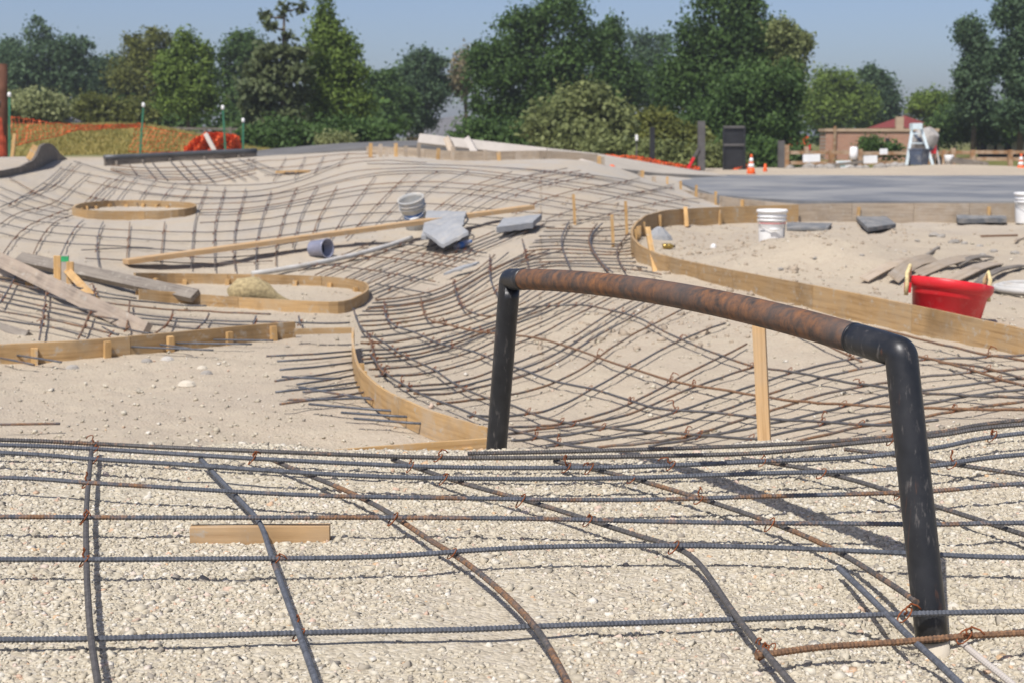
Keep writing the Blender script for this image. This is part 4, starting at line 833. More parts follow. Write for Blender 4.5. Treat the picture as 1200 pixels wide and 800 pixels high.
slabpad('kneeling_pad', 'flat grey pad with a dark handle lying under another pad on the long board', 'pad', [G(494, 281, .13), G(541, 278, .13), G(546, 252, .17), G(500, 251, .17)], .04, 'pad', 'grey kneeling pads', loop=True)
slabpad('kneeling_pad', 'light grey pad draped at an angle on top of another pad', 'pad', [G(519, 291, .08), G(549, 275, .19), G(525, 256, .24), G(497, 275, .19)], .035, 'pad', 'grey kneeling pads')
plank('pad_slot', 'dark slot handle hole in the upper grey pad', 'pad handle', (507, 264), (517, 259), d5+.3, d5+.42, .02, .02, 'black') if False else None
slabpad('kneeling_pad', 'grey pad lying alone on the rebar right of the long board', 'pad', gp([(582, 273), (624, 267), (635, 257), (590, 262)], .07), .06, 'pad', 'grey kneeling pads')
slabpad('kneeling_pad', 'dark square pad with a raised rim on the sand behind the heap', 'pad', gp([(1017, 272), (1050, 267), (1034, 254), (1001, 256)], .03), .05, 'paddark', 'dark pads on the raised sand', rim=True)
slabpad('kneeling_pad', 'broad dark pad lying on the sand next to the right edge bucket', 'pad', gp([(1122, 262), (1180, 261), (1176, 251), (1118, 250)], .03), .06, 'paddark', 'dark pads on the raised sand', rim=True)
slabpad('kneeling_pad', 'thin dark pad on the sand just right of the white bucket', 'pad', gp([(922, 270), (970, 270), (975, 264), (922, 263)], .01), .03, 'paddark', 'dark pads on the raised sand')
# broken pale board on the wall, slumped cement paper
slabpad('board_scrap', 'pale broken board on the rebar between the two hollows', 'board', gp([(520, 323), (553, 313), (562, 309), (534, 316)], .06), .02, 'pad', None)
# bottles
def bottle(label, a, b, r, mt, cap, name='bottle'):
    a, b = np.asarray(a), np.asarray(b); ax = b-a; L = np.linalg.norm(ax); t = thing(name, label, 'bottle', a)
    MB().lathe([(r*.85, 0), (r, .02*L), (r, .30*L), (r*.92, .34*L), (r*.92, .4*L), (r, .44*L), (r, .66*L), (r*.45, .86*L), (r*.42, .92*L)], a, 16, ax).obj('body', M[mt], t, True)
    MB().lathe([(r*.5, .90*L), (r*.5, L)], a, 12, ax).obj('cap', M[cap], t, True); return t
p0 = G(534, 290, .05); p1 = G(552, 283, .05)
t = bottle('blue and clear drinking bottle tucked under the corner of the upper grey pad', p0, p1, .034, 'clear', 'blue')
ax = p1-p0; MB().lathe([(.0345, .12*np.linalg.norm(ax)), (.0345, .42*np.linalg.norm(ax))], p0, 16, ax).obj('wrapper', M['blue'], t, True)
p0 = G(364, 296, .06); p1 = G(386, 292, .06)
tg_ = thing('plastic_pail', 'cloudy plastic pail lying on its side under the long bright board', 'pail', p0); ax = (p1-p0)/np.linalg.norm(p1-p0); ax = np.array([.8, -.55, .08])
MB().lathe([(.001, -.10), (.078, -.10), (.082, -.09), (.090, .08), (.096, .085), (.096, .10), (.086, .10), (.076, -.07), (.001, -.075)], (p0+p1)/2+np.array([0, 0, .02]), 20, ax).obj('body', M['clear'], tg_, True)
MB().lathe([(.001, -.02), (.079, -.02), (.079, -.015), (.001, -.015)], (p0+p1)/2+np.array([0, 0, .02]), 16, ax).obj('mouth_shade', M['binblue'], tg_, True)  # dark disc colours in the shade inside the pail's open mouth
p0 = G(777, 289, .03); bottle('small brass coloured bottle on the sand inside the peninsula', p0, p0+np.array([.12, .02, .0]), .03, 'brass', 'black')
# paper rag, debris
c = G(772, 282); mb = MB(); mb.lathe([(.14, 0), (.12, .05), (.05, .13), (.01, .15)], c, 7, sx=1.1, sy=.6); tag(mb.obj('paper_bag', M['pad'], None, False, loc=c), 'crumpled grey paper bag inside the nose of the peninsula form', 'paper bag')
c = G(836, 291); tag(MB().lathe([(.03, 0), (.028, .03), (.008, .045)], c, 6).obj('paper_scrap', M['white'], None, loc=c), 'small white paper scrap on the raised sand left of the bucket', 'scrap')
# red tub with rope handles
ct = G(1107, 381, 0, 7.9); ct[2] -= .0; tub = thing('mortar_tub', 'red plastic tub with two yellow rope handles behind the yellow form', 'tub', ct)
tilt = np.array([.15, .10, 1.])
H = .262; MB().lathe([(.185, 0), (.195, .01), (.222, .195), (.232, .20), (.248, .225), (.250, .262), (.244, .268), (.236, .262), (.228, .22), (.19, .02), (.001, .015)], ct, 44, tilt).obj('shell', M['red'], tub, True)
for i in range(18):
    a_ = i*2*math.pi/18
for s_ in (-1, 1):
    q0 = ct+np.array([s_*.232, -.01, .235+(-s_*.02)]); MB().box(q0+np.array([s_*.004, 0, -.025]), (.03, .05, .06)).obj('lug', M['red'], tub)
    MB().tube([q0+np.array([s_*.018, -.02, -.07]), q0+np.array([s_*.014, -.02, 0]), q0+np.array([s_*.02+.006, -.01, .06]), q0+np.array([s_*.006+.014, .01, .105]), q0+np.array([s_*-.002+.01, .03, .06]), q0+np.array([s_*.0, .035, .0])], .013, 8).obj('rope_handle', M['rope'], tub, True)
MB().box(ct+np.array([.0, -.232, .07]), (.05, .004, .03), (1, 0, .2)).obj('sticker', M['white'], tub)
# bent plywood offcuts and hose coil on the raised sand
def offcut(label, pts, wd, mt='dirty', lean=.35):
    wd *= .66
    p = resample3(smooth3(np.array([G(x, y, .012) for x, y in pts]), 1), .06); k = len(p); t = np.gradient(p[:, :2], axis=0); t /= np.linalg.norm(t, axis=1)[:, None]
    nn = np.stack([-t[:, 1], t[:, 0], np.zeros(k)], 1); up = np.array([0, 0, 1.]); fl = nn*math.cos(lean)*wd+up*math.sin(lean)*wd
    hp = p+np.array([0, 0, .03])*np.sin(np.linspace(0, math.pi, k))[:, None]; th = .012; nrm = up*math.cos(lean)-nn*math.sin(lean)
    v = np.stack([hp, hp+fl, hp+fl+nrm*th, hp+nrm*th], 1).reshape(-1, 3); l = np.stack([np.repeat(np.arange(k)*.06, 4), np.tile([0, wd, wd, 0], k), np.zeros(4*k)], 1)
    f = [(i*4+j, i*4+(j+1) % 4, i*4+4+(j+1) % 4, i*4+4+j) for i in range(k-1) for j in range(4)]+[(3, 2, 1, 0), tuple((k-1)*4+j for j in range(4))]
    tag(MB().add(v, f, l).obj('plywood_strip', M[mt], None, loc=p[0]), label, 'plywood strip', 'bent plywood strips')
offcut('leftmost bent plywood strip lying on the sand behind the red tub', [(1018, 331), (1035, 324), (1058, 314), (1085, 307)], .12)
offcut('bent plywood strip tilted up just left of the red tub', [(1053, 332), (1062, 325), (1080, 316), (1100, 308)], .16, lean=.6)
offcut('curved plywood strip resting behind the middle of the red tub', [(1082, 325), (1105, 318), (1130, 311), (1150, 306)], .13, lean=.5)
offcut('broad plywood strip running away behind the right rope handle', [(1118, 334), (1140, 327), (1160, 318), (1176, 311)], .18, lean=.15)
offcut('short dark strip topmost of the bent plywood strips', [(1125, 313), (1140, 308), (1165, 303)], .08, 'grey', .3)
offcut('pale curved strip sweeping toward the hose coil', [(1148, 338), (1157, 330), (1175, 321), (1205, 313)], .10, 'grey', .1)
cc = G(1212, 345); k = 90; an = np.linspace(0, 2*math.pi*3.2, k); rr = .30-.05*an/(2*math.pi)+.012*np.sin(an*1.7)
tag(MB().tube(np.stack([cc[0]+np.cos(an)*rr, cc[1]+np.sin(an)*rr, cc[2]+.035+.012*an/6.28], 1), .022, 8).obj('hose_coil', M['hose'], None, True, loc=cc), 'coil of thick pale hose at the right edge beside the red tub', 'hose')
for a, b, lb_, mt in (((1150, 277), (1192, 276), 'rusty reddish stick on the sand near the right edge bucket', 'rust'), ((1085, 300), (1100, 290), 'thin stick on the sand above the plywood strips', 'grey'), ((1190, 283), (1215, 272), 'grey stick end at the right edge below the white bucket', 'dirty')):
    p0, p1 = G(*a, .02), G(*b, .02); tag(MB().beam(p0, p1, .03, .02).obj('stick', M[mt], None, loc=p0), lb_, 'stick', 'sticks on the raised sand')
rcs = [(1095, 277, .05), (1103, 278, .04), (1148, 290, .035), (1165, 295, .03), (1118, 285, .05), (1130, 286, .03), (1075, 283, .025), (1060, 296, .02), (1190, 298, .04), (1152, 300, .03), (1010, 300, .018), (955, 303, .015), (915, 316, .02)]
for x, y, r in rcs:
    c = G(x, y); tag(MB().lathe([(.001, -.2*r), (r, 0), (r*.9, r*.5), (r*.3, r*.8), (.001, r*.8)], c, 7, sx=1.3, ax=(rng.uniform(-.3, .3), rng.uniform(-.3, .3), 1)).obj('rubble_lump', M['rubble'], None, loc=c), 'small grey lump of rubble strewn over the raised sand', 'rubble', 'rubble lumps')
for x, y, r, mt, lb_ in ((219, 452, .045, 'blocktan', 'largest pale stone lying on the left sand flat'), (85, 432, .035, 'rubble', 'small grey stone near the left end of the long form'), (172, 424, .03, 'rubble', 'grey stone on the sand below the middle of the long form'), (196, 422, .035, 'crete', 'pale grey stone on the sand below the middle of the long form'), (242, 438, .03, 'rubble', 'dark stone behind the largest pale stone'), (237, 432, .028, 'blocktan', 'tan stone behind the largest pale stone')):
    lump(x, y, r, 'stone', lb_, 'stone', mt)
# scraps on the far mound
for x, y, lb_ in ((343, 201, 'small board scrap lying on the left flank of the far mound'),):
    a, b = G(x-13, y+1, .03), G(x+13, y, .03); tag(MB().beam(a, b, .2, .04).obj('board_scrap', M['stake'], None, loc=a), lb_, 'board')
# pale screed boards on the mound crest
def wedge(px, py0, py1, d, lb_): pass
plank('screed_board', 'thick pale stained beam leaning along the mound crest at the centre', 'beam', (491, 163), (640, 180), 24.4, 23.9, .17, .07, 'stained', up=(.1, -1, .5), group='pale beams on the crest')
plank('screed_board', 'second pale beam continuing down the crest to the right', 'beam', (636, 179), (704, 197), 24.0, 23.4, .15, .05, 'stained', up=(.1, -.8, 1), group='pale beams on the crest')
plank('screed_block', 'left short stained block leaning against the pale crest beam', 'block', (525, 165), (534, 187), 23.9, 23.4, .16, .10, 'dirty', up=(1, -.4, .4), group='stained blocks on the crest')
plank('screed_block', 'right short stained block leaning against the pale crest beam', 'block', (549, 165), (560, 185), 23.9, 23.4, .16, .10, 'stained', up=(1, -.4, .4), group='stained blocks on the crest')
# ------------------------------------------------------------------ finished concrete, far edge works
def ribbon(name, label, A, B, th, mt):
    n = 60; a = resample3(np.array(A), .01); ia = np.linspace(0, len(a)-1, n).astype(int); a = a[ia]; b = resample3(np.array(B), .01); b = b[np.linspace(0, len(b)-1, n).astype(int)]
    m_ = 6; v = [a[i]*(1-j/m_)+b[i]*(j/m_) for i in range(n) for j in range(m_+1)]; N = len(v); w_ = m_+1
    f = [(i*w_+j, i*w_+j+1, (i+1)*w_+j+1, (i+1)*w_+j) for i in range(n-1) for j in range(m_)]
    vb = [p-np.array([0, 0, th]) for p in v]; f += [(i*w_+N, (i+1)*w_+N, (i+1)*w_, i*w_) for i in range(n-1)]+[(i*w_+m_, (i+1)*w_+m_, (i+1)*w_+m_+N, i*w_+m_+N) for i in range(n-1)]
    f += [(0, N, N+m_, m_)] + [((n-1)*w_, (n-1)*w_+m_, (n-1)*w_+m_+N, (n-1)*w_+N)]
    o = MB().add(v+vb, f).obj(name, M[mt], None, True); o.data.polygons.foreach_set('use_smooth', [False]*len(o.data.polygons)); return tag(o, label, kind='structure')
hs = .866
ribbon('concrete_slab', 'dark damp concrete slab', [at_h(x, y, hs) for x, y in ((772, 204), (900, 205.5), (1050, 206), (1750, 205))], [at_h(x, y, hs) for x, y in ((802, 216.5), (840, 229), (940, 235.6), (1000, 236), (1100, 236), (1750, 236))], .12, 'slab')
ribbon('concrete_deck', 'tan concrete deck sloping down to the right', [P(545, 164.5, 31), P(600, 169, 31.5), P(700, 180, 32), P(780, 194, 33), P(850, 205, 34), P(1000, 204.5, 35)], [P(590, 172, 25.5), P(660, 184, 25.2), P(705, 195, 25.5), P(770, 203, 29), P(850, 206.5, 31.5), P(1000, 206, 32)], .15, 'deck')
ribbon('concrete_rim', 'grey concrete rim behind the far bowl', [P(288, 178, 31), P(330, 173.5, 31), P(400, 168, 31), P(470, 165, 31), P(560, 165, 31)], [P(292, 184, 28), P(335, 181, 27.5), P(390, 176.5, 27), P(430, 173, 26.5), P(480, 171, 26), P(560, 172, 26)], .2, 'strip')
# dark coping on the far left bowl
co = thing('coping_wall', 'long dark steel coping over a board wall at the far left bowl', 'coping', P(210, 185, 27))
cl = np.array([P(x, y, d) for x, y, d in [(122, 185, 26.2), (160, 183.5, 26.6), (200, 181.5, 27), (250, 179, 27.4), (300, 177, 28)]])
MB().wall(cl-np.array([0, 0, .17]), .17, .05).obj('fascia', M['grey'], co)
MB().tube(resample3(cl, .3), .05, 10).obj('coping_pipe', M['coping'], co, True)
for i in range(5):
    f = .1+.2*i; k = f*(len(cl)-1); a = cl[int(k)]*(1-k % 1)+cl[min(len(cl)-1, int(k)+1)]*(k % 1); MB().beam(a-np.array([0, .06, .38]), a-np.array([0, .06, .06]), .05, .04, up=(0, -1, 0)).obj('stud', M['grey'], co)
# curved dark transition template at far left
tt = thing('transition_form', 'dark curved plywood template rising at the far left edge', 'form board', P(50, 190, 21))
xs = np.linspace(-30, 78, 24); prof = np.interp(xs, [-30, 0, 20, 38, 45, 52, 60, 68, 78], [203, 200, 196, 187, 171, 167, 170, 180, 187])
bl_ = np.interp(xs, [-30, 0, 20, 38, 45, 60, 78], [217, 213, 208, 204, 201, 193, 189]); bt_ = [G(x, y, -.05, 14.) for x, y in zip(xs, bl_)]; pts = [P(x, y, b_[1]-.02) for x, y, b_ in zip(xs, prof, bt_)]
v = [p for p in pts]+bt_+[p+np.array([.02, .05, 0]) for p in pts]+[p+np.array([.02, .05, 0]) for p in bt_]; n = len(pts)
f = [(i+1, i, n+i, n+i+1) for i in range(n-1)]+[(2*n+i, 2*n+i+1, 3*n+i+1, 3*n+i) for i in range(n-1)]+[(i, i+1, 2*n+i+1, 2*n+i) for i in range(n-1)]+[(n+i+1, n+i, 3*n+i, 3*n+i+1) for i in range(n-1)]+[(0, 2*n, 3*n, n), (n-1, 2*n-1, 4*n-1, 3*n-1)]
MB().add(v, f).obj('template', M['grey'], tt)
MB().beam(P(34, 187, 21), P(42, 171, 21), .09, .05, up=(0, -1, 0)).obj('brace', M['stake'], tt)
plank('plank', 'pale board lying across the top of the far left wall', 'plank', (-15, 187), (36, 186), 21.5, 21.2, .14, .06, 'stained', group='loose planks')
plank('wooden_stake', 'bright stake standing beside the orange netting post at far left', 'stake', (14, 186), (17.5, 157), 24, 24, .055, .05, 'stake', up=(0, -1, 0), group='wooden stakes')
# far-left wooden pole, green fence posts, orange netting
def gpt(px, d): a = (px-600)/F/(cp+sp*.13); x = a*d; return np.array([x, d, gz(x, d)])
def pole(name, label, cat, px, y0, y1, d, w_, mt, group=None, square=True):
    a, b = P(px, y0, d), P(px, y1, d); a[2] = min(a[2], gz(a[0], a[1])); h = b[2]-a[2]
    r = w_/2*d/F*1.0
    t = thing(name, label, cat, a, group)
    if square: MB().beam(a-np.array([0, 0, .2]), b, 2*r, 2*r, up=(0, -1, 0)).obj('shaft', M[mt], t)
    else: MB().tube([a-np.array([0, 0, .2]), (a+b)/2, b], [r, r*.97, r*.93], 14).obj('shaft', M[mt], t, True)
    return t, a, b
t, a, b = pole('wooden_pole', 'thick reddish brown pole wrapped in orange netting at the left edge', 'pole', 3, 186, 75, 26, 11, 'pole', None, False)
MB().lathe([(.094, .95), (.094, 1.05)], a, 14).obj('band', M['black'], t, True)
MB().lathe([(.096, .05), (.106, .35), (.096, .75)], a, 12).obj('net_wrap', M['netwrap'], t, False)
for px, py0, py1, d, lean, lb_ in ((10, 172, 112, 27, 1, 'green steel fence post with a white cap beside the brown pole'), (162, 181, 124, 29, 6, 'tall green fence post with a white cap in front of the grass bank'), (265, 178, 127, 29.5, -4, 'green fence post with a white cap between the orange nets'), (284, 177, 142, 30, 1, 'shortest green fence post with a white cap by the olive pine')):
    a, b = P(px, py0+3, d), P(px+lean, py1, d); t = thing('fence_post', lb_, 'fence post', a, 'green fence posts')
    MB().beam(a-np.array([0, 0, .3]), b, .038, .02, up=(0, -1, 0)).obj('shaft', M['tgreen'], t); MB().beam(a-np.array([0, -.02, .3]), b+np.array([0, .02, 0]), .015, .035, up=(0, -1, 0)).obj('spine', M['tgreen'], t)
    MB().lathe([(.025, -.03), (.034, -.01), (.034, .04), (.015, .06)], b, 10).obj('cap', M['white'], t, True)
def netting(name, label, top, bot, nx, ny, w_=.008):
    """orange mesh of flat strips between the top and bottom lines"""
    top, bot = crom([tuple(p) for p in top], nx+1) if False else resample3(np.array(top), .01), resample3(np.array(bot), .01)
    it = np.linspace(0, len(top)-1, nx+1).astype(int); ib = np.linspace(0, len(bot)-1, nx+1).astype(int); T, B = top[it], bot[ib]
    mb = MB(); Q = np.array([[T[i]*(1-j/ny)+B[i]*(j/ny)+np.array([rng.normal(0, .012), rng.normal(0, .06)+.12*math.sin(i*.5+j*.3), rng.normal(0, .010)]) for j in range(ny+1)] for i in range(nx+1)])
    for i in range(nx+1):
        for j in range(ny):
            a, b = Q[i, j], Q[i, j+1]; mb.add([a-np.array([w_, 0, 0]), a+np.array([w_, 0, 0]), b+np.array([w_, 0, 0]), b-np.array([w_, 0, 0])], [(0, 1, 2, 3)])
    for j in range(ny+1):
        ww = w_*(2.0 if j in (0, ny) else 1)
        for i in range(nx):
            a, b = Q[i, j], Q[i+1, j]; mb.add([a-np.array([0, .002, ww]), b-np.array([0, .002, ww]), b+np.array([0, -.002, ww]), a+np.array([0, -.002, ww])], [(0, 1, 2, 3)])
    t = thing(name, label, 'netting', B[nx//2], 'orange safety netting'); o = mb.obj('net_strips', M['net'], t); o['kind'] = 'stuff'; return t
netting('safety_netting', 'orange safety netting sagging along the grass bank at far left', [P(12, 137, 30), P(50, 143, 31), P(90, 147, 32), P(140, 146, 34), P(170, 145, 35)], [P(12, 172, 30), P(50, 163, 31), P(90, 153, 32), P(140, 150, 34), P(170, 149, 35)], 44, 6, .0055)
netting('safety_netting', 'thin orange netting drooping behind the tall green fence post', [P(160, 147, 34), P(200, 154, 34.5), P(240, 162, 35)], [P(150, 178, 34), P(200, 178, 34.5), P(240, 178, 35)], 20, 6, .0045)
t = netting('safety_netting', 'bright folded orange netting bunched up left of the olive pine', [P(216, 173, 31), P(240, 155.5, 31), P(262, 157, 31.2), P(278, 159, 31.5)], [P(218, 178, 31), P(240, 178, 31), P(262, 177.5, 31.2), P(282, 177, 31.5)], 46, 24)
netting('safety_netting', 'second layer of the bunched orange netting left of the olive pine', [P(218, 174, 31.4), P(241, 156, 31.4), P(264, 156, 31.6), P(281, 161, 31.9)], [P(220, 178, 31.4), P(242, 178, 31.4), P(264, 178, 31.6), P(284, 177, 31.9)], 44, 25)
plank('brace', 'grey strut leaning against the bunched orange netting', 'brace', (252, 178), (241, 157), 30.5, 30.7, .09, .05, 'stained', up=(0, -1, 0))
netting('safety_netting', 'low orange netting along the deck below the two dark posts', [P(705, 182, 34), P(750, 184, 34), P(790, 192, 34.5), P(820, 197, 35)], [P(705, 185, 34), P(750, 190, 34), P(790, 197, 34.5), P(820, 199, 35)], 60, 3)
netting('safety_netting', 'orange netting behind the traffic cone, right of the dark panel', [P(849, 203, 36), P(862, 197, 36), P(876, 193, 36)], [P(849, 205, 36), P(862, 205, 36), P(876, 206, 36)], 18, 8)
# posts behind the deck
pole('steel_post', 'slim black post standing left of the taller grey post', 'post', 764.5, 190, 149, 36, 5.5, 'black', 'steel posts')
t, a, b = pole('steel_post', 'tall grey square post with a red diagonal brace', 'post', 822, 201, 142, 35, 8, 'post_grey', 'steel posts')
MB().beam(P(806, 198, 34.8), P(813, 185, 34.9), .06, .06, up=(0, -1, 0)).obj('brace_foot', M['red'], t); MB().beam(P(813, 185, 34.9), P(819, 174, 34.9), .06, .06, up=(0, -1, 0)).obj('brace', M['post_grey'], t)
pole('steel_post', 'bluish post right of the traffic cones', 'post', 915.5, 207, 165, 37, 7, 'post_grey', 'steel posts')
a, b = P(692, 187, 34), P(692, 158, 34)
pt_ = thing('sign_stake', 'thin dark stake with a small pale tag in front of the bushes', 'stake', P(746, 187, 34)); MB().beam(P(746, 188, 34), P(746, 160, 34), .03, .03, up=(0, -1, 0)).obj('shaft', M['post_grey'], pt_); MB().beam(P(746, 165, 33.95), P(746, 158, 33.95), .06, .03, up=(0, -1, 0)).obj('tag', M['white'], pt_)
pn_ = thing('dark_panel', 'tall black framed door panel standing behind the traffic cones', 'panel', P(860, 203, 36)); a, b = P(860, 204, 36), P(860, 148.5, 36); wd = 24*36/F
MB().beam(a, b, wd, .05, up=(0, -1, 0)).obj('sheet', M['black'], pn_)
for s_ in (-1, 1): MB().beam(a+np.array([s_*wd/2, -.04, 0]), b+np.array([s_*wd/2, -.04, .01]), .05, .06, up=(0, -1, 0)).obj('frame', M['black'], pn_)
for yy in (149, 170): c_ = P(860, yy, 35.95); MB().beam(c_-np.array([wd/2, 0, 0]), c_+np.array([wd/2, 0, 0]), .05, .06).obj('crossbar', M['post_grey'], pn_)
# cones
def cone(label, px, py, d, h, striped=True):
    b = P(px, py, d); t = thing('traffic_cone', label, 'traffic cone', b, 'orange traffic cones'); r0 = h*.19
    MB().box(b+np.array([0, 0, .015]), (r0*2.3, r0*2.3, .03)).obj('base', M['orange'], t)
    def rr(z): return r0*(1-z)*.95+.022
    cuts = [(0.03, .40, 'orange', 'lower_body'), (.40, .58, 'white', 'collar'), (.58, .66, 'orange', 'middle_body'), (.66, .84, 'white', 'collar'), (.84, 1, 'orange', 'tip')] if striped else [(.03, 1, 'orange', 'body')]
    for z0, z1, mt, nm in cuts: MB().lathe([(rr(z0), z0*h), (rr(z1), z1*h)], b, 18).obj(nm, M[mt], t, True)
    return t
cone('orange and white striped traffic cone in front of the dark bushes', 880, 207, 34, .52)
cone('small plain orange traffic cone right of the striped one', 896.5, 206.5, 35, .30, False)
cone('striped traffic cone at the right edge by the far split rail fence', 1196, 203, 36, .48)
c_ = P(717, 199, 26); MB_ = MB().lathe([(.10, -.04), (.09, .0), (.05, .07), (.02, .09)], c_, 14); tag(MB_.obj('cone_top', M['orange'], None, True, loc=c_), 'tip of an orange cone poking up behind the far mound crest', 'traffic cone')
# ------------------------------------------------------------------ yard behind the slab: fence, signs, mixer, rubble
yd = 39.0
fn = thing('split_rail_fence', 'brown split rail fence across the yard behind the slab', 'fence', P(1060, 195, 41))
posts = [(922, 170, 200), (945, 172, 198), (974, 176, 199), (1008, 175, 198), (1106, 176, 197), (1117, 174, 197), (1140, 176, 196), (1184, 176, 197), (1230, 176, 197)]
for x, y0, y1 in posts: MB().beam(P(x, y1+3, 41), P(x, y0, 41), .12, .12, up=(0, -1, 0)).obj('post', M['rail_wood'], fn)
for x0, x1, ys in ((922, 1008, (179, 191)), (1008, 1106, (180, 191)), (1106, 1140, (179, 188)), (1140, 1230, (178.5, 186.5))):
    for y in ys: MB().beam(P(x0, y, 41.1), P(x1, y+rng.uniform(-.6, .6), 41.1), .06, .10).obj('rail', M['rail_wood'], fn)
for x0, x1, y0, y1, d, lb_ in ((941, 961, 181, 190, 40.6, 'white sign board hung at the left of the split rail fence'), (980, 997, 188.5, 197, 39.6, 'low white sign board with teal marks leaning below the fence'), (1012, 1028, 182.5, 191.5, 40.6, 'white sign board on the fence left of the ladder'), (1031, 1040, 174.5, 181, 40.6, 'small white notice above the fence rail')):
    a, b = P((x0+x1)/2, y1, d), P((x0+x1)/2, y0, d); t = thing('sign', lb_, 'sign', a, 'white boards along the fence'); w_ = (x1-x0)*d/F
    bd = MB().beam(a, b, w_, .03, up=(0, -1, 0)).obj('board', M['sign'], t)
    if 'teal' in lb_:
        for k in range(3): c_ = a+(b-a)*(.3+.2*k); MB().beam(c_-np.array([w_*.3, .02, 0]), c_+np.array([w_*(.1+.1*k), -.02, 0]), .012, .03).obj('lettering', M['teal'], bd)
# brick building and houses
br = thing('brick_building', 'low flat roofed red brick building behind the fence', 'building', P(1030, 195, 62)); 
x0, x1 = P(968, 151, 62), P(1099, 151, 62); zt = x0[2]; zb = gz(x0[0], 62)-.5
def quadwall(p0, p1, z0, z1, name, mt, par, th=.2):
    mb = MB(); L = np.linalg.norm(p1[:2]-p0[:2]); c = [(p0[0], p0[1], z0), (p1[0], p1[1], z0), (p1[0], p1[1], z1), (p0[0], p0[1], z1)]; dv = np.array([-(p1[1]-p0[1]), p1[0]-p0[0], 0])/L*th
    l = [(0, z0, 0), (L, z0, 0), (L, z1, 0), (0, z1, 0)]; mb.add([np.array(q) for q in c]+[np.array(q)+dv for q in c], [(0, 1, 2, 3), (5, 4, 7, 6), (3, 2, 6, 7), (1, 5, 6, 2), (4, 0, 3, 7)], l+l); return mb.obj(name, M[mt], par)
quadwall(x0, x1, zb, zt-.12, 'wall', 'brick', br, 1.2)
quadwall(x0+np.array([-.06, -.06, 0]), x1+np.array([.06, -.06, 0]), zt-.12, zt, 'coping', 'stucco', br, 1.32)
for px in (978,): c_ = P(px, 170, 61.9); MB().box(c_, (.10, .10, 1.6)).obj('downpipe', M['rail_wood'], br)
c_ = P(1040, 165, 61.9); MB().box(c_, (.16, .12, .2)).obj('wall_lamp', M['black'], br)
hs_ = thing('house', 'house with a dark red roof rising behind the brick building', 'house', P(1075, 170, 76)); a = P(1060, 152, 76)
quadwall(P(1050, 150, 76), P(1094, 150, 76), -.5, P(1, 149, 76)[2], 'wall', 'stucco', hs_, 5.)
r0, r1 = P(1048, 150, 75.5), P(1097, 151, 75.5); rt0, rt1 = P(1060, 135.5, 78), P(1084, 144, 78)
MB().add([r0, r1, rt1, rt0, r0+np.array([0, 6, 0]), r1+np.array([0, 6, 0])], [(0, 1, 2, 3), (1, 5, 2), (4, 0, 3), (5, 4, 3, 2), (0, 4, 5, 1)]).obj('roof', M['roofred'], hs_)
c_ = P(1054, 146, 75.6); MB().box(c_, (.4, .25, .8)).obj('chimney', M['stucco'], hs_)
h2_ = thing('house', 'house with a grey shingled roof half hidden behind the central trees', 'house', P(505, 170, 85))
r0, r1, t0_, t1_ = P(474, 160, 84), P(552, 158, 84), P(488, 143, 88), P(548, 134, 88)
MB().add([r0, r1, t1_, t0_, r0+np.array([0, 9, 0]), r1+np.array([0, 9, 0])], [(0, 1, 2, 3), (1, 5, 2), (4, 0, 3), (5, 4, 3, 2), (0, 4, 5, 1)]).obj('roof', M['roofgrey'], h2_)
quadwall(P(476, 160, 84.4), P(550, 158, 84.4), -.5, r0[2]-.03, 'wall', 'stucco', h2_, 8.)
sd = thing('shelter', 'dark flat roofed shelter with pale panels at the far right', 'shelter', P(1175, 175, 70))
quadwall(P(1150, 165, 70), P(1215, 165, 70), 0, P(1, 165.5, 70)[2], 'back_wall', 'darkwall', sd, .2)
quadwall(P(1145, 163, 69), P(1218, 163, 69), P(1, 165.5, 69)[2], P(1, 162.5, 69)[2], 'roof', 'darkwall', sd, 3.)
for x in (1161, 1173, 1190, 1199): quadwall(P(x-4, 170, 69.8), P(x+4, 170, 69.8), .2, P(1, 166.5, 69.8)[2], 'panel', 'palewall', sd, .05)
rs = thing('garden_roof', 'small grey shed roof showing above the grass bank at left', 'shed', P(85, 146, 52))
a, b, c_, d_ = P(66, 136, 52), P(72, 132, 53), P(102, 147, 52), P(96, 146, 51.5)
quadwall(P(70, 141, 52.5), P(97, 146, 52.5), gz(-16, 52)-.2, P(70, 143, 52.5)[2], 'wall', 'darkwall', rs, .8)
MB().add([P(65, 136.5, 51.8), P(99, 147, 51.8), P(103, 146, 53.6), P(72, 132, 53.6), P(66, 139, 51.8), P(98, 149, 51.8), P(102, 148, 53.6), P(73, 134.5, 53.6)], [(0, 1, 2, 3), (4, 7, 6, 5), (0, 4, 5, 1), (1, 5, 6, 2), (2, 6, 7, 3), (3, 7, 4, 0)]).obj('roof', M['roofgrey'], rs)
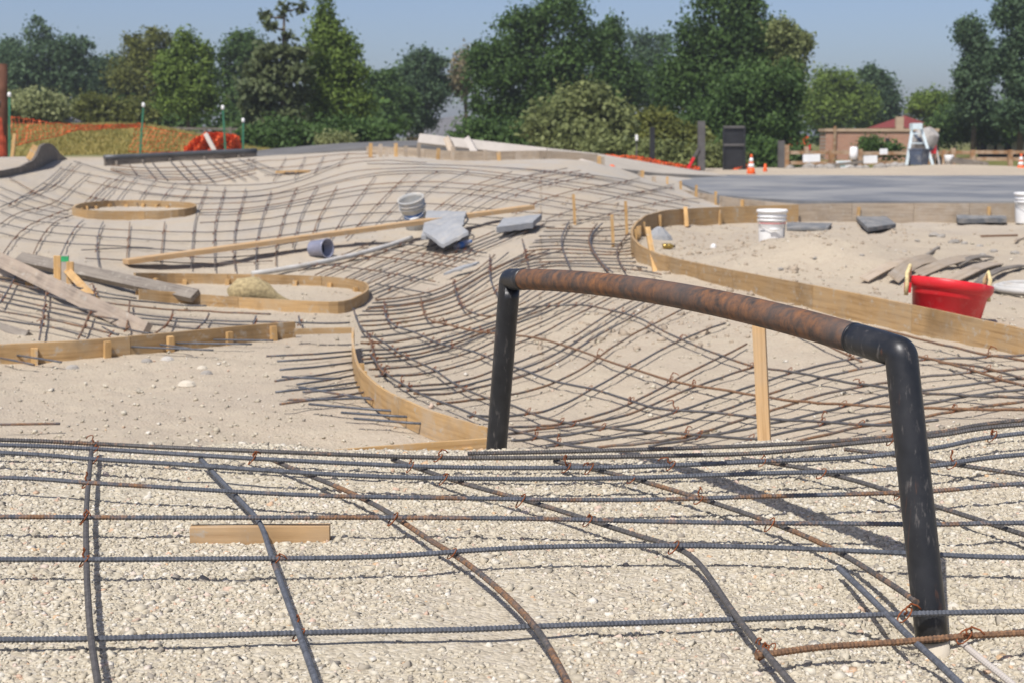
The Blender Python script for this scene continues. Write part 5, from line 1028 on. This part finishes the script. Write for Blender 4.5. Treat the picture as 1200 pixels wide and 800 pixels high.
# mixer under a pale ladder frame, bin
mx = thing('cement_mixer', 'grey cement splashed drum mixer under the pale ladder', 'cement mixer', P(1082, 193, 38.5)); c_ = P(1083, 166, 38.6)
MB().lathe([(.10, -.38), (.26, -.28), (.34, -.05), (.34, .10), (.20, .34), (.17, .38), (.14, .36)], c_, 22, (.55, -.4, .7)).obj('drum', M['drum'], mx, True)
MB().lathe([(.35, -.02), (.36, .0), (.36, .04), (.35, .06)], c_, 22, (.55, -.4, .7)).obj('ring_gear', M['binblue'], mx, True)
for dx in (-.32, .34):
    MB().beam(P(1083, 194, 38.6)+np.array([dx, -.25, 0]), c_+np.array([dx*.85, 0, 0]), .05, .05, up=(0, -1, 0)).obj('stand_leg', M['drum'], mx); MB().beam(P(1083, 194, 38.6)+np.array([dx, .3, 0]), c_+np.array([dx*.85, 0, 0]), .05, .05, up=(0, -1, 0)).obj('stand_leg', M['drum'], mx)
    MB().lathe([(.001, -.04), (.16, -.04), (.17, 0), (.16, .04), (.001, .04)], P(1083, 191, 38.7)+np.array([dx*1.25, .1, .02]), 16, (1, 0, 0)).obj('wheel', M['tyre'], mx, True)
MB().box(P(1092, 175, 38.5), (.18, .2, .24)).obj('motor', M['red'], mx)
ld = thing('step_ladder', 'pale blue A shaped step ladder beside the cement mixer', 'ladder', P(1072, 194, 38)); ap = P(1073.5, 146, 38)
for dx, dy in ((-13.5, -.2), (17, -.2)):
    f_ = P(1073.5+dx, 193.5, 38)+np.array([0, dy, 0]); MB().beam(f_, ap+np.array([dx*.006, 0, 0]), .07, .05, up=(0, -1, 0)).obj('rail', M['ladder'], ld)
MB().box(ap+np.array([0, 0, -.05]), (.26, .3, .16)).obj('top_cap', M['ladder'], ld)
for k in range(1, 4):
    y = 146+k*11; w_ = (k*11)/47.5; p0, p1 = P(1073.5-13.5*w_, y, 37.9), P(1073.5+17*w_, y, 37.9); MB().beam(p0, p1, .06, .03).obj('tread', M['ladder'], ld) if k != 1 else MB().beam(p0, p1, .08, .04).obj('tread', M['ladder'], ld)
bn_ = P(1077, 193.5, 37.4); bw = thing('mortar_bin', 'dark splashed square bin standing in front of the cement mixer', 'bin', bn_); MB().lathe([(.20, 0), (.24, .38), (.26, .39), (.26, .42), (.22, .42), (.18, .03), (.001, .03)], bn_, 4, sx=1.15).obj('shell', M['binblue'], bw)
# rubble and planks on the yard
for x0, y0, x1, y1, lb_, mt in ((920, 200, 1010, 190, 'long grey plank propped across the yard rubble', 'grey'), (922, 197, 940, 201, 'short grey plank end at the left of the yard', 'grey'), (1117, 186, 1157, 192, 'upper plank of the grey stack right of the mixer', 'grey'), (1115, 189, 1155, 196, 'lower plank of the grey stack right of the mixer', 'grey')):
    plank('plank', lb_, 'plank', (x0, y0), (x1, y1), 38.5, 38.5, .2, .08, mt, group='loose planks')
for i in range(26):
    x = rng.uniform(925, 1060); d = rng.uniform(36.5, 39); c_ = gpt(x, d); r = rng.uniform(.05, .14)
    tag(MB().lathe([(.001, -.2*r), (r, 0), (r*.9, r*.5), (r*.3, r*.9), (.001, r)], c_, 7, sx=1.3).obj('rubble_lump', M['rubble'], None, loc=c_), 'lump of rubble heaped in the yard below the split rail fence', 'rubble', 'yard rubble')
c_ = P(1112, 188, 38.8); tag(MB().lathe([(.10, -.13), (.13, .13), (.12, .14), (.10, -.1), (.001, -.1)], c_, 14).obj('pail', M['white'], None, True, loc=c_), 'small white pail between the mixer and the grey planks', 'pail')
c_ = P(1000, 180, 40.4); bb_ = thing('dispenser', 'white drum on a dark stand in front of the brick building', 'drum', P(1000, 196, 40.4)); MB().lathe([(.10, -.22), (.12, -.1), (.11, .12), (.06, .14)], P(1000.5, 178, 40.4), 12).obj('drum', M['white'], bb_, True); MB().beam(P(1002, 197, 40.4), P(1002, 183, 40.4), .12, .12, up=(0, -1, 0)).obj('stand', M['black'], bb_)
c_ = P(934, 168, 60); pl_ = thing('play_structure', 'orange red play structure half hidden in the bushes', 'play structure', P(935, 178, 60)); MB().box(P(936, 165, 60), (.7, .5, .4)).obj('canopy', M['orange'], pl_); MB().box(P(936, 173, 60), (.9, .5, .25)).obj('panel', M['red'], pl_); 
for s_ in (-1, 1): MB().beam(P(936+9*s_, 182, 60), P(936+9*s_, 160, 60), .08, .08, up=(0, -1, 0)).obj('post', M['rail_wood'], pl_)
fb = thing('rail_fence', 'pale rail fence behind the orange netting at left', 'fence', P(240, 160, 54))
for y in (151, 156): MB().beam(P(150, y-1, 54), P(300, y+1, 54), .06, .09).obj('rail', M['grey'], fb)
for x in range(150, 301, 30): MB().beam(P(x, 166, 54), P(x, 149, 54), .1, .1, up=(0, -1, 0)).obj('post', M['grey'], fb)
# ------------------------------------------------------------------ trees
def leaves(name, blobs, n, size, lm, par, seed, flat=.0):
    """leaf-sized faces in clumps through the volume of the blobs (cx,cy,cz,rx,ry,rz)"""
    r = np.random.default_rng(seed); B = np.array(blobs, float); vol = (B[:, 3]*B[:, 4]*B[:, 5])**.72; pr = vol/vol.sum(); nc = max(14, n//14)
    k = r.choice(len(B), nc, p=pr); q = r.normal(size=(nc, 3)); q /= np.linalg.norm(q, axis=1)[:, None]; rad = r.uniform(.25, 1, nc)**.5*r.uniform(.86, 1.14, nc)
    cc = B[k, :3]+q*rad[:, None]*B[k, 3:]; ctone = r.normal(0, .12, nc)
    cl = r.integers(0, nc, n); sp_ = B[k[cl], 3:].mean(1)*.17+.10
    pos = cc[cl]+r.normal(size=(n, 3))*sp_[:, None]*np.array([1, 1, .75])
    nrm = r.normal(size=(n, 3))+q[cl]*1.1+np.array([0, 0, .5]); nrm /= np.linalg.norm(nrm, axis=1)[:, None]
    t = np.cross(nrm, r.normal(size=(n, 3))); t /= np.linalg.norm(t, axis=1)[:, None]; b_ = np.cross(nrm, t); s = size*r.uniform(.6, 1.35, n)[:, None]
    v = np.stack([pos-t*s, pos+b_*s*.55, pos+t*s, pos-b_*s*.55], 1).reshape(-1, 3); f = np.arange(4*n).reshape(n, 4)
    return fast_mesh(name, v, f, LEAF[lm], {'tone': np.repeat(np.clip(.33+ctone[cl]+r.normal(0, .055, n), 0, 1), 4)}, par)
def tree(label, d, bx, byt, byb, blobs, lm, n, size=.17, trunk=True, name='tree', cat='tree', seed=1, group='trees beyond the site'):
    """blobs in picture columns/rows at distance d: (px, py, half width px, half height px)"""
    k = d/F; base = gpt(bx, d); t = thing(name, label, cat, base, group); r = np.random.default_rng(seed); BL = []
    for px, py, rx, ry in blobs:
        c_ = P(px, py, d); R = rx*k; m_ = max(3, int(6+rx*ry/160)); BL.append((c_[0], c_[1], c_[2], R*.92, R*.85, ry*k*.92)) 
        for _ in range(m_):
            u = r.normal(size=3); u /= np.linalg.norm(u); u *= r.uniform(.45, .95)
            fr = r.uniform(.18, .38); BL.append((c_[0]+u[0]*R, c_[1]+u[1]*R*.9, c_[2]+u[2]*ry*k, R*fr, R*fr, max(ry*k*fr, R*fr*.55)))
    leaves('crown', BL, n, size, lm, t, seed)
    if trunk:
        top = P(blobs[0][0], (byt+byb)/2-10, d); hgt = top[2]-base[2]; rr = max(.07, hgt*.028); mb = MB()
        mb.tube([base-np.array([0, 0, .2]), base+(top-base)*.4+np.array([.1, 0, 0]), top], [rr*1.3, rr, rr*.45], 8)
        for _ in range(6):
            b_ = BL[r.integers(len(BL))]; s_ = base+(top-base)*r.uniform(.35, .9); e_ = np.array(b_[:3]); mb.tube([s_, (s_+e_)/2+np.array([0, 0, .15]), e_], [rr*.5, rr*.3, rr*.1], 6)
        mb.obj('trunk', M['bark'], t, True)
    return t
S = 0
TR = [
 ('bluish dark tree with a pointed crown behind the left grass bank', 78, 52, [(44, 40, 16, 20), (75, 62, 28, 22), (35, 90, 42, 40), (85, 95, 28, 38), (98, 55, 10, 12)], 'blue', 5200),
 ('dark tree at the very left edge behind the brown pole', 80, 0, [(0, 62, 26, 16), (-10, 100, 36, 40), (14, 110, 18, 30)], 'blue', 3200),
 ('rounded mid green tree right of the bluish pointed tree', 82, 122, [(125, 82, 24, 18), (120, 120, 34, 34), (142, 75, 10, 10)], 'blue', 3400),
 ('brownish olive tree with two tops left of the bright slim tree', 72, 172, [(157, 55, 14, 18), (185, 50, 18, 16), (168, 90, 38, 32), (175, 130, 40, 24)], 'olive', 5200),
 ('bright green slim tree with a visible thin trunk', 58, 219, [(217, 55, 14, 20), (240, 65, 10, 16), (215, 90, 34, 24), (222, 118, 36, 18), (200, 75, 14, 14)], 'light', 5200),
 ('dark dense tree left of the sparse topped pine', 74, 278, [(275, 55, 20, 16), (292, 75, 26, 34), (262, 80, 12, 24), (285, 120, 30, 36)], 'dark', 4200),
 ('tall bright conical tree right of the sparse topped pine', 52, 390, [(380, 12, 9, 18), (382, 45, 22, 22), (392, 80, 32, 30), (397, 125, 38, 34), (408, 55, 12, 16)], 'light', 7000),
 ('low dark rounded tree beside the conical tree', 70, 452, [(448, 100, 20, 18), (452, 125, 32, 30)], 'dark', 3000),
 ('dark rounded tree in front of the grey roof', 74, 490, [(495, 75, 22, 20), (478, 100, 26, 24), (500, 110, 28, 24), (480, 140, 30, 18), (515, 82, 10, 16)], 'blue', 5000),
 ('sparse half bare pinkish brown tree beside the grey roof', 76, 545, [(545, 80, 16, 26), (535, 100, 20, 18), (552, 60, 7, 10)], 'brown', 900),
 ('biggest dark green tree at the centre', 58, 630, [(655, 18, 40, 26), (612, 35, 34, 24), (590, 75, 46, 30), (645, 75, 56, 40), (580, 118, 34, 36), (640, 130, 50, 36), (688, 50, 24, 22), (568, 62, 18, 12)], 'dark', 11000),
 ('dark pointed tree right of the biggest central tree', 64, 718, [(718, 30, 12, 18), (712, 60, 24, 26), (725, 100, 36, 34), (705, 120, 30, 30)], 'dark', 5000),
 ('pale distant trees in the gap between the big dark trees', 95, 765, [(748, 50, 16, 16), (772, 52, 18, 16), (760, 90, 40, 36)], 'blue', 3000),
 ('large olive green tree with a broad top right of centre', 56, 845, [(850, 6, 40, 20), (815, 40, 26, 28), (870, 50, 50, 34), (840, 90, 50, 38), (905, 60, 34, 28), (930, 48, 16, 12), (800, 95, 34, 40)], 'dark', 10500),
 ('dark bushy tree hanging low behind the black panel', 50, 885, [(885, 110, 46, 36), (900, 150, 40, 34), (850, 140, 36, 36), (925, 100, 18, 30)], 'dark', 7500),
 ('slim grey green tree leaning out over the cones', 54, 918, [(915, 40, 14, 20), (940, 52, 12, 14), (925, 80, 20, 26)], 'grey', 1800),
 ('bright rounded tree behind the brick building, left of the dark one', 84, 975, [(972, 98, 22, 18), (990, 95, 14, 14), (968, 125, 34, 26), (1000, 125, 28, 26)], 'light', 4200),
 ('dark rounded tree behind the brick building', 88, 1025, [(1022, 92, 14, 16), (1032, 108, 22, 20), (1030, 130, 30, 18)], 'blue', 3200),
 ('low bushy tree between the brick building and the tall right trees', 80, 1100, [(1090, 120, 22, 14), (1110, 130, 26, 18), (1075, 128, 12, 8)], 'light', 2600),
 ('slender tall tree left of the big tree at the right edge', 64, 1140, [(1138, 38, 16, 18), (1146, 60, 16, 18), (1140, 90, 20, 22), (1142, 120, 22, 24), (1155, 75, 14, 14)], 'blue', 4600),
 ('big tree cut off by the right edge', 60, 1195, [(1192, 10, 22, 20), (1205, 45, 32, 24), (1180, 70, 18, 20), (1205, 95, 34, 26), (1175, 20, 12, 12), (1215, 130, 40, 30)], 'blue', 7000),
 ('low spreading tree in front of the dark shelter', 66, 1150, [(1130, 142, 40, 22), (1170, 145, 44, 20), (1110, 155, 26, 18)], 'dark', 4600),
]
for lb_, d, bx, bl, lm, n in TR:
    S += 1; yt = min(b_[1]-b_[3] for b_ in bl); tree(lb_, d, bx, yt, 170, bl, lm, int(n*3.3), .036+.00085*d, seed=S)
# pine with a sparse leader
d = 50; base = gpt(331, d); pn2 = thing('pine_tree', 'olive pine with a nearly bare leader and a few tufts at its top', 'tree', base, 'trees beyond the site'); k = d/F; top = P(333, 8, d)
mb = MB(); mb.tube([base-np.array([0, 0, .2]), base+(top-base)*.5, top], [.14, .09, .03], 8); BL = []; r = np.random.default_rng(77)
for px, py, hw, dr in ((306, 16, 26, 5), (352, 8, 20, -6), (318, 30, 14, 4), (340, 42, 16, 2), (310, 60, 26, 6), (350, 62, 22, 4), (300, 80, 34, 8), (358, 85, 26, 8), (296, 105, 38, 8), (350, 110, 26, 8), (300, 128, 36, 8), (345, 135, 30, 8), (310, 150, 34, 6), (340, 158, 30, 6), (290, 150, 20, 8)):
    e_ = P(px, py, d)+np.array([0, r.uniform(-.5, .5), 0]); s_ = base+(top-base)*np.clip((e_[2]-base[2]-.15)/(top[2]-base[2]), 0, .98); mb.tube([s_, (s_+e_)/2-np.array([0, 0, .05]), e_], [.05, .03, .012], 6)
    big = py > 50
    for f in ((.35, .6, .8, 1.0) if big else (.85, 1.0)):
        c_ = s_+(e_-s_)*f; w_ = (hw*.42 if big else 5.0)*k; BL.append((c_[0], c_[1], c_[2], w_, w_, w_*.55+.03))
BL.append((top[0], top[1], top[2]-.1, .12, .12, .25)); mb.obj('trunk', M['bark'], pn2, True); leaves('crown', BL, 11000, .115, 'pine', pn2, 78)
def bush(label, d, px, blobs, lm, n, size=.12, seed=1, name='bush', group='bushes beyond the site'): return tree(label, d, px, 0, 0, blobs, lm, n, size, False, name, 'bush', seed, group)
bush('big greyish olive bush in front of the biggest central tree', 46, 680, [(680, 120, 34, 22), (650, 145, 38, 26), (715, 145, 34, 26), (685, 160, 60, 22), (690, 110, 20, 12)], 'grey', 12750, 0.096, 201)
bush('pale willow like shrub above the orange netting at far left', 52, 40, [(40, 125, 36, 16), (20, 130, 26, 14), (62, 132, 18, 12)], 'willow', 7140, 0.081, 202)
bush('mid green bush along the left grass bank', 62, 120, [(105, 130, 24, 20), (135, 135, 26, 18), (160, 135, 26, 18)], 'olive', 5780, 0.096, 203)
bush('light green bush between the slim black post and the grey post', 44, 790, [(785, 165, 28, 26), (770, 145, 18, 18), (810, 172, 20, 24)], 'olive', 6460, 0.081, 204)
bush('dark bush at the foot of the striped cones', 46, 890, [(885, 185, 34, 20), (930, 188, 22, 18), (845, 180, 24, 20)], 'dark', 6120, 0.089, 205)
bush('leafy rose bush below the big central tree', 48, 575, [(560, 155, 30, 16), (600, 158, 36, 16)], 'dark', 4760, 0.081, 206)
bush('grey green tuft by the concrete rim', 34, 385, [(384, 164, 9, 5)], 'willow', 595, 0.044, 207)
bush('second grey green tuft by the concrete rim', 34, 405, [(405, 164, 8, 4)], 'willow', 510, 0.044, 208)
bush('small evergreen bush in front of the brick building', 42, 1022, [(1022, 172, 12, 10), (1045, 176, 10, 7)], 'dark', 2040, 0.059, 209)
bush('low dark bush between the pine and the low concrete rim', 46, 335, [(330, 160, 40, 14), (400, 155, 40, 14), (440, 155, 30, 12), (290, 165, 20, 12)], 'dark', 7140, 0.089, 211)
# undergrowth and grass
BL = []; r = np.random.default_rng(5)
for px in range(-120, 1340, 22):
    if 468 < px < 556: continue
    d = 66 if px < 900 else 92; c_ = P(px+r.uniform(-8, 8), r.uniform(140, 160), d+r.uniform(-2, 2)); BL.append((c_[0], c_[1], c_[2], 1.0, 1.0, 1.0))
o = leaves('undergrowth', BL, 17000, .19, 'dark', None, 9); tag(o, 'dark undergrowth filling the gaps under the far trees', kind='stuff')
BL = []
for px in range(690, 870, 9):
    c_ = P(px, 186-(8 if px < 760 else -6)*r.uniform(0, 1), 40); BL.append((c_[0], c_[1], c_[2], .35, .5, .45))
o = leaves('weeds', BL, 5000, .08, 'grey', None, 10); tag(o, 'grey green weeds along the back of the deck', kind='stuff')
n = 26000; px = r.uniform(-120, 330, n); d = r.uniform(35, 53, n); a = (px-600)/F/(cp+sp*.13); x = a*d; z = hz(a, d); h = r.uniform(.04, .12, n); dx, dy = r.normal(0, .06, (2, n)); w_ = .018
v = np.stack([np.stack([x-w_, d, z], 1), np.stack([x+w_, d, z], 1), np.stack([x+dx, d+dy, z+h], 1)], 1).reshape(-1, 3)
o = fast_mesh('grass', v, np.arange(3*n).reshape(n, 3), LEAF['dry'], {'tone': np.repeat(r.random(n), 3)*.6}); tag(o, 'short dry grass growing on the bank at far left', kind='stuff')

# ------------------------------------------------------------------ summer haze over the whole place
m = bpy.data.materials.new('haze_air'); m.use_nodes = True; nt = m.node_tree; nt.nodes.clear()
pv = nt.nodes.new('ShaderNodeVolumePrincipled'); pv.inputs['Color'].default_value = (.93, .97, 1.0, 1); pv.inputs['Density'].default_value = .0009; pv.inputs['Anisotropy'].default_value = .3
om = nt.nodes.new('ShaderNodeOutputMaterial'); nt.links.new(pv.outputs[0], om.inputs['Volume'])
tag(MB().box((0, 420, 4.5), (3200, 1000, 14)).obj('haze', m), 'thin bluish summer haze', kind='stuff')
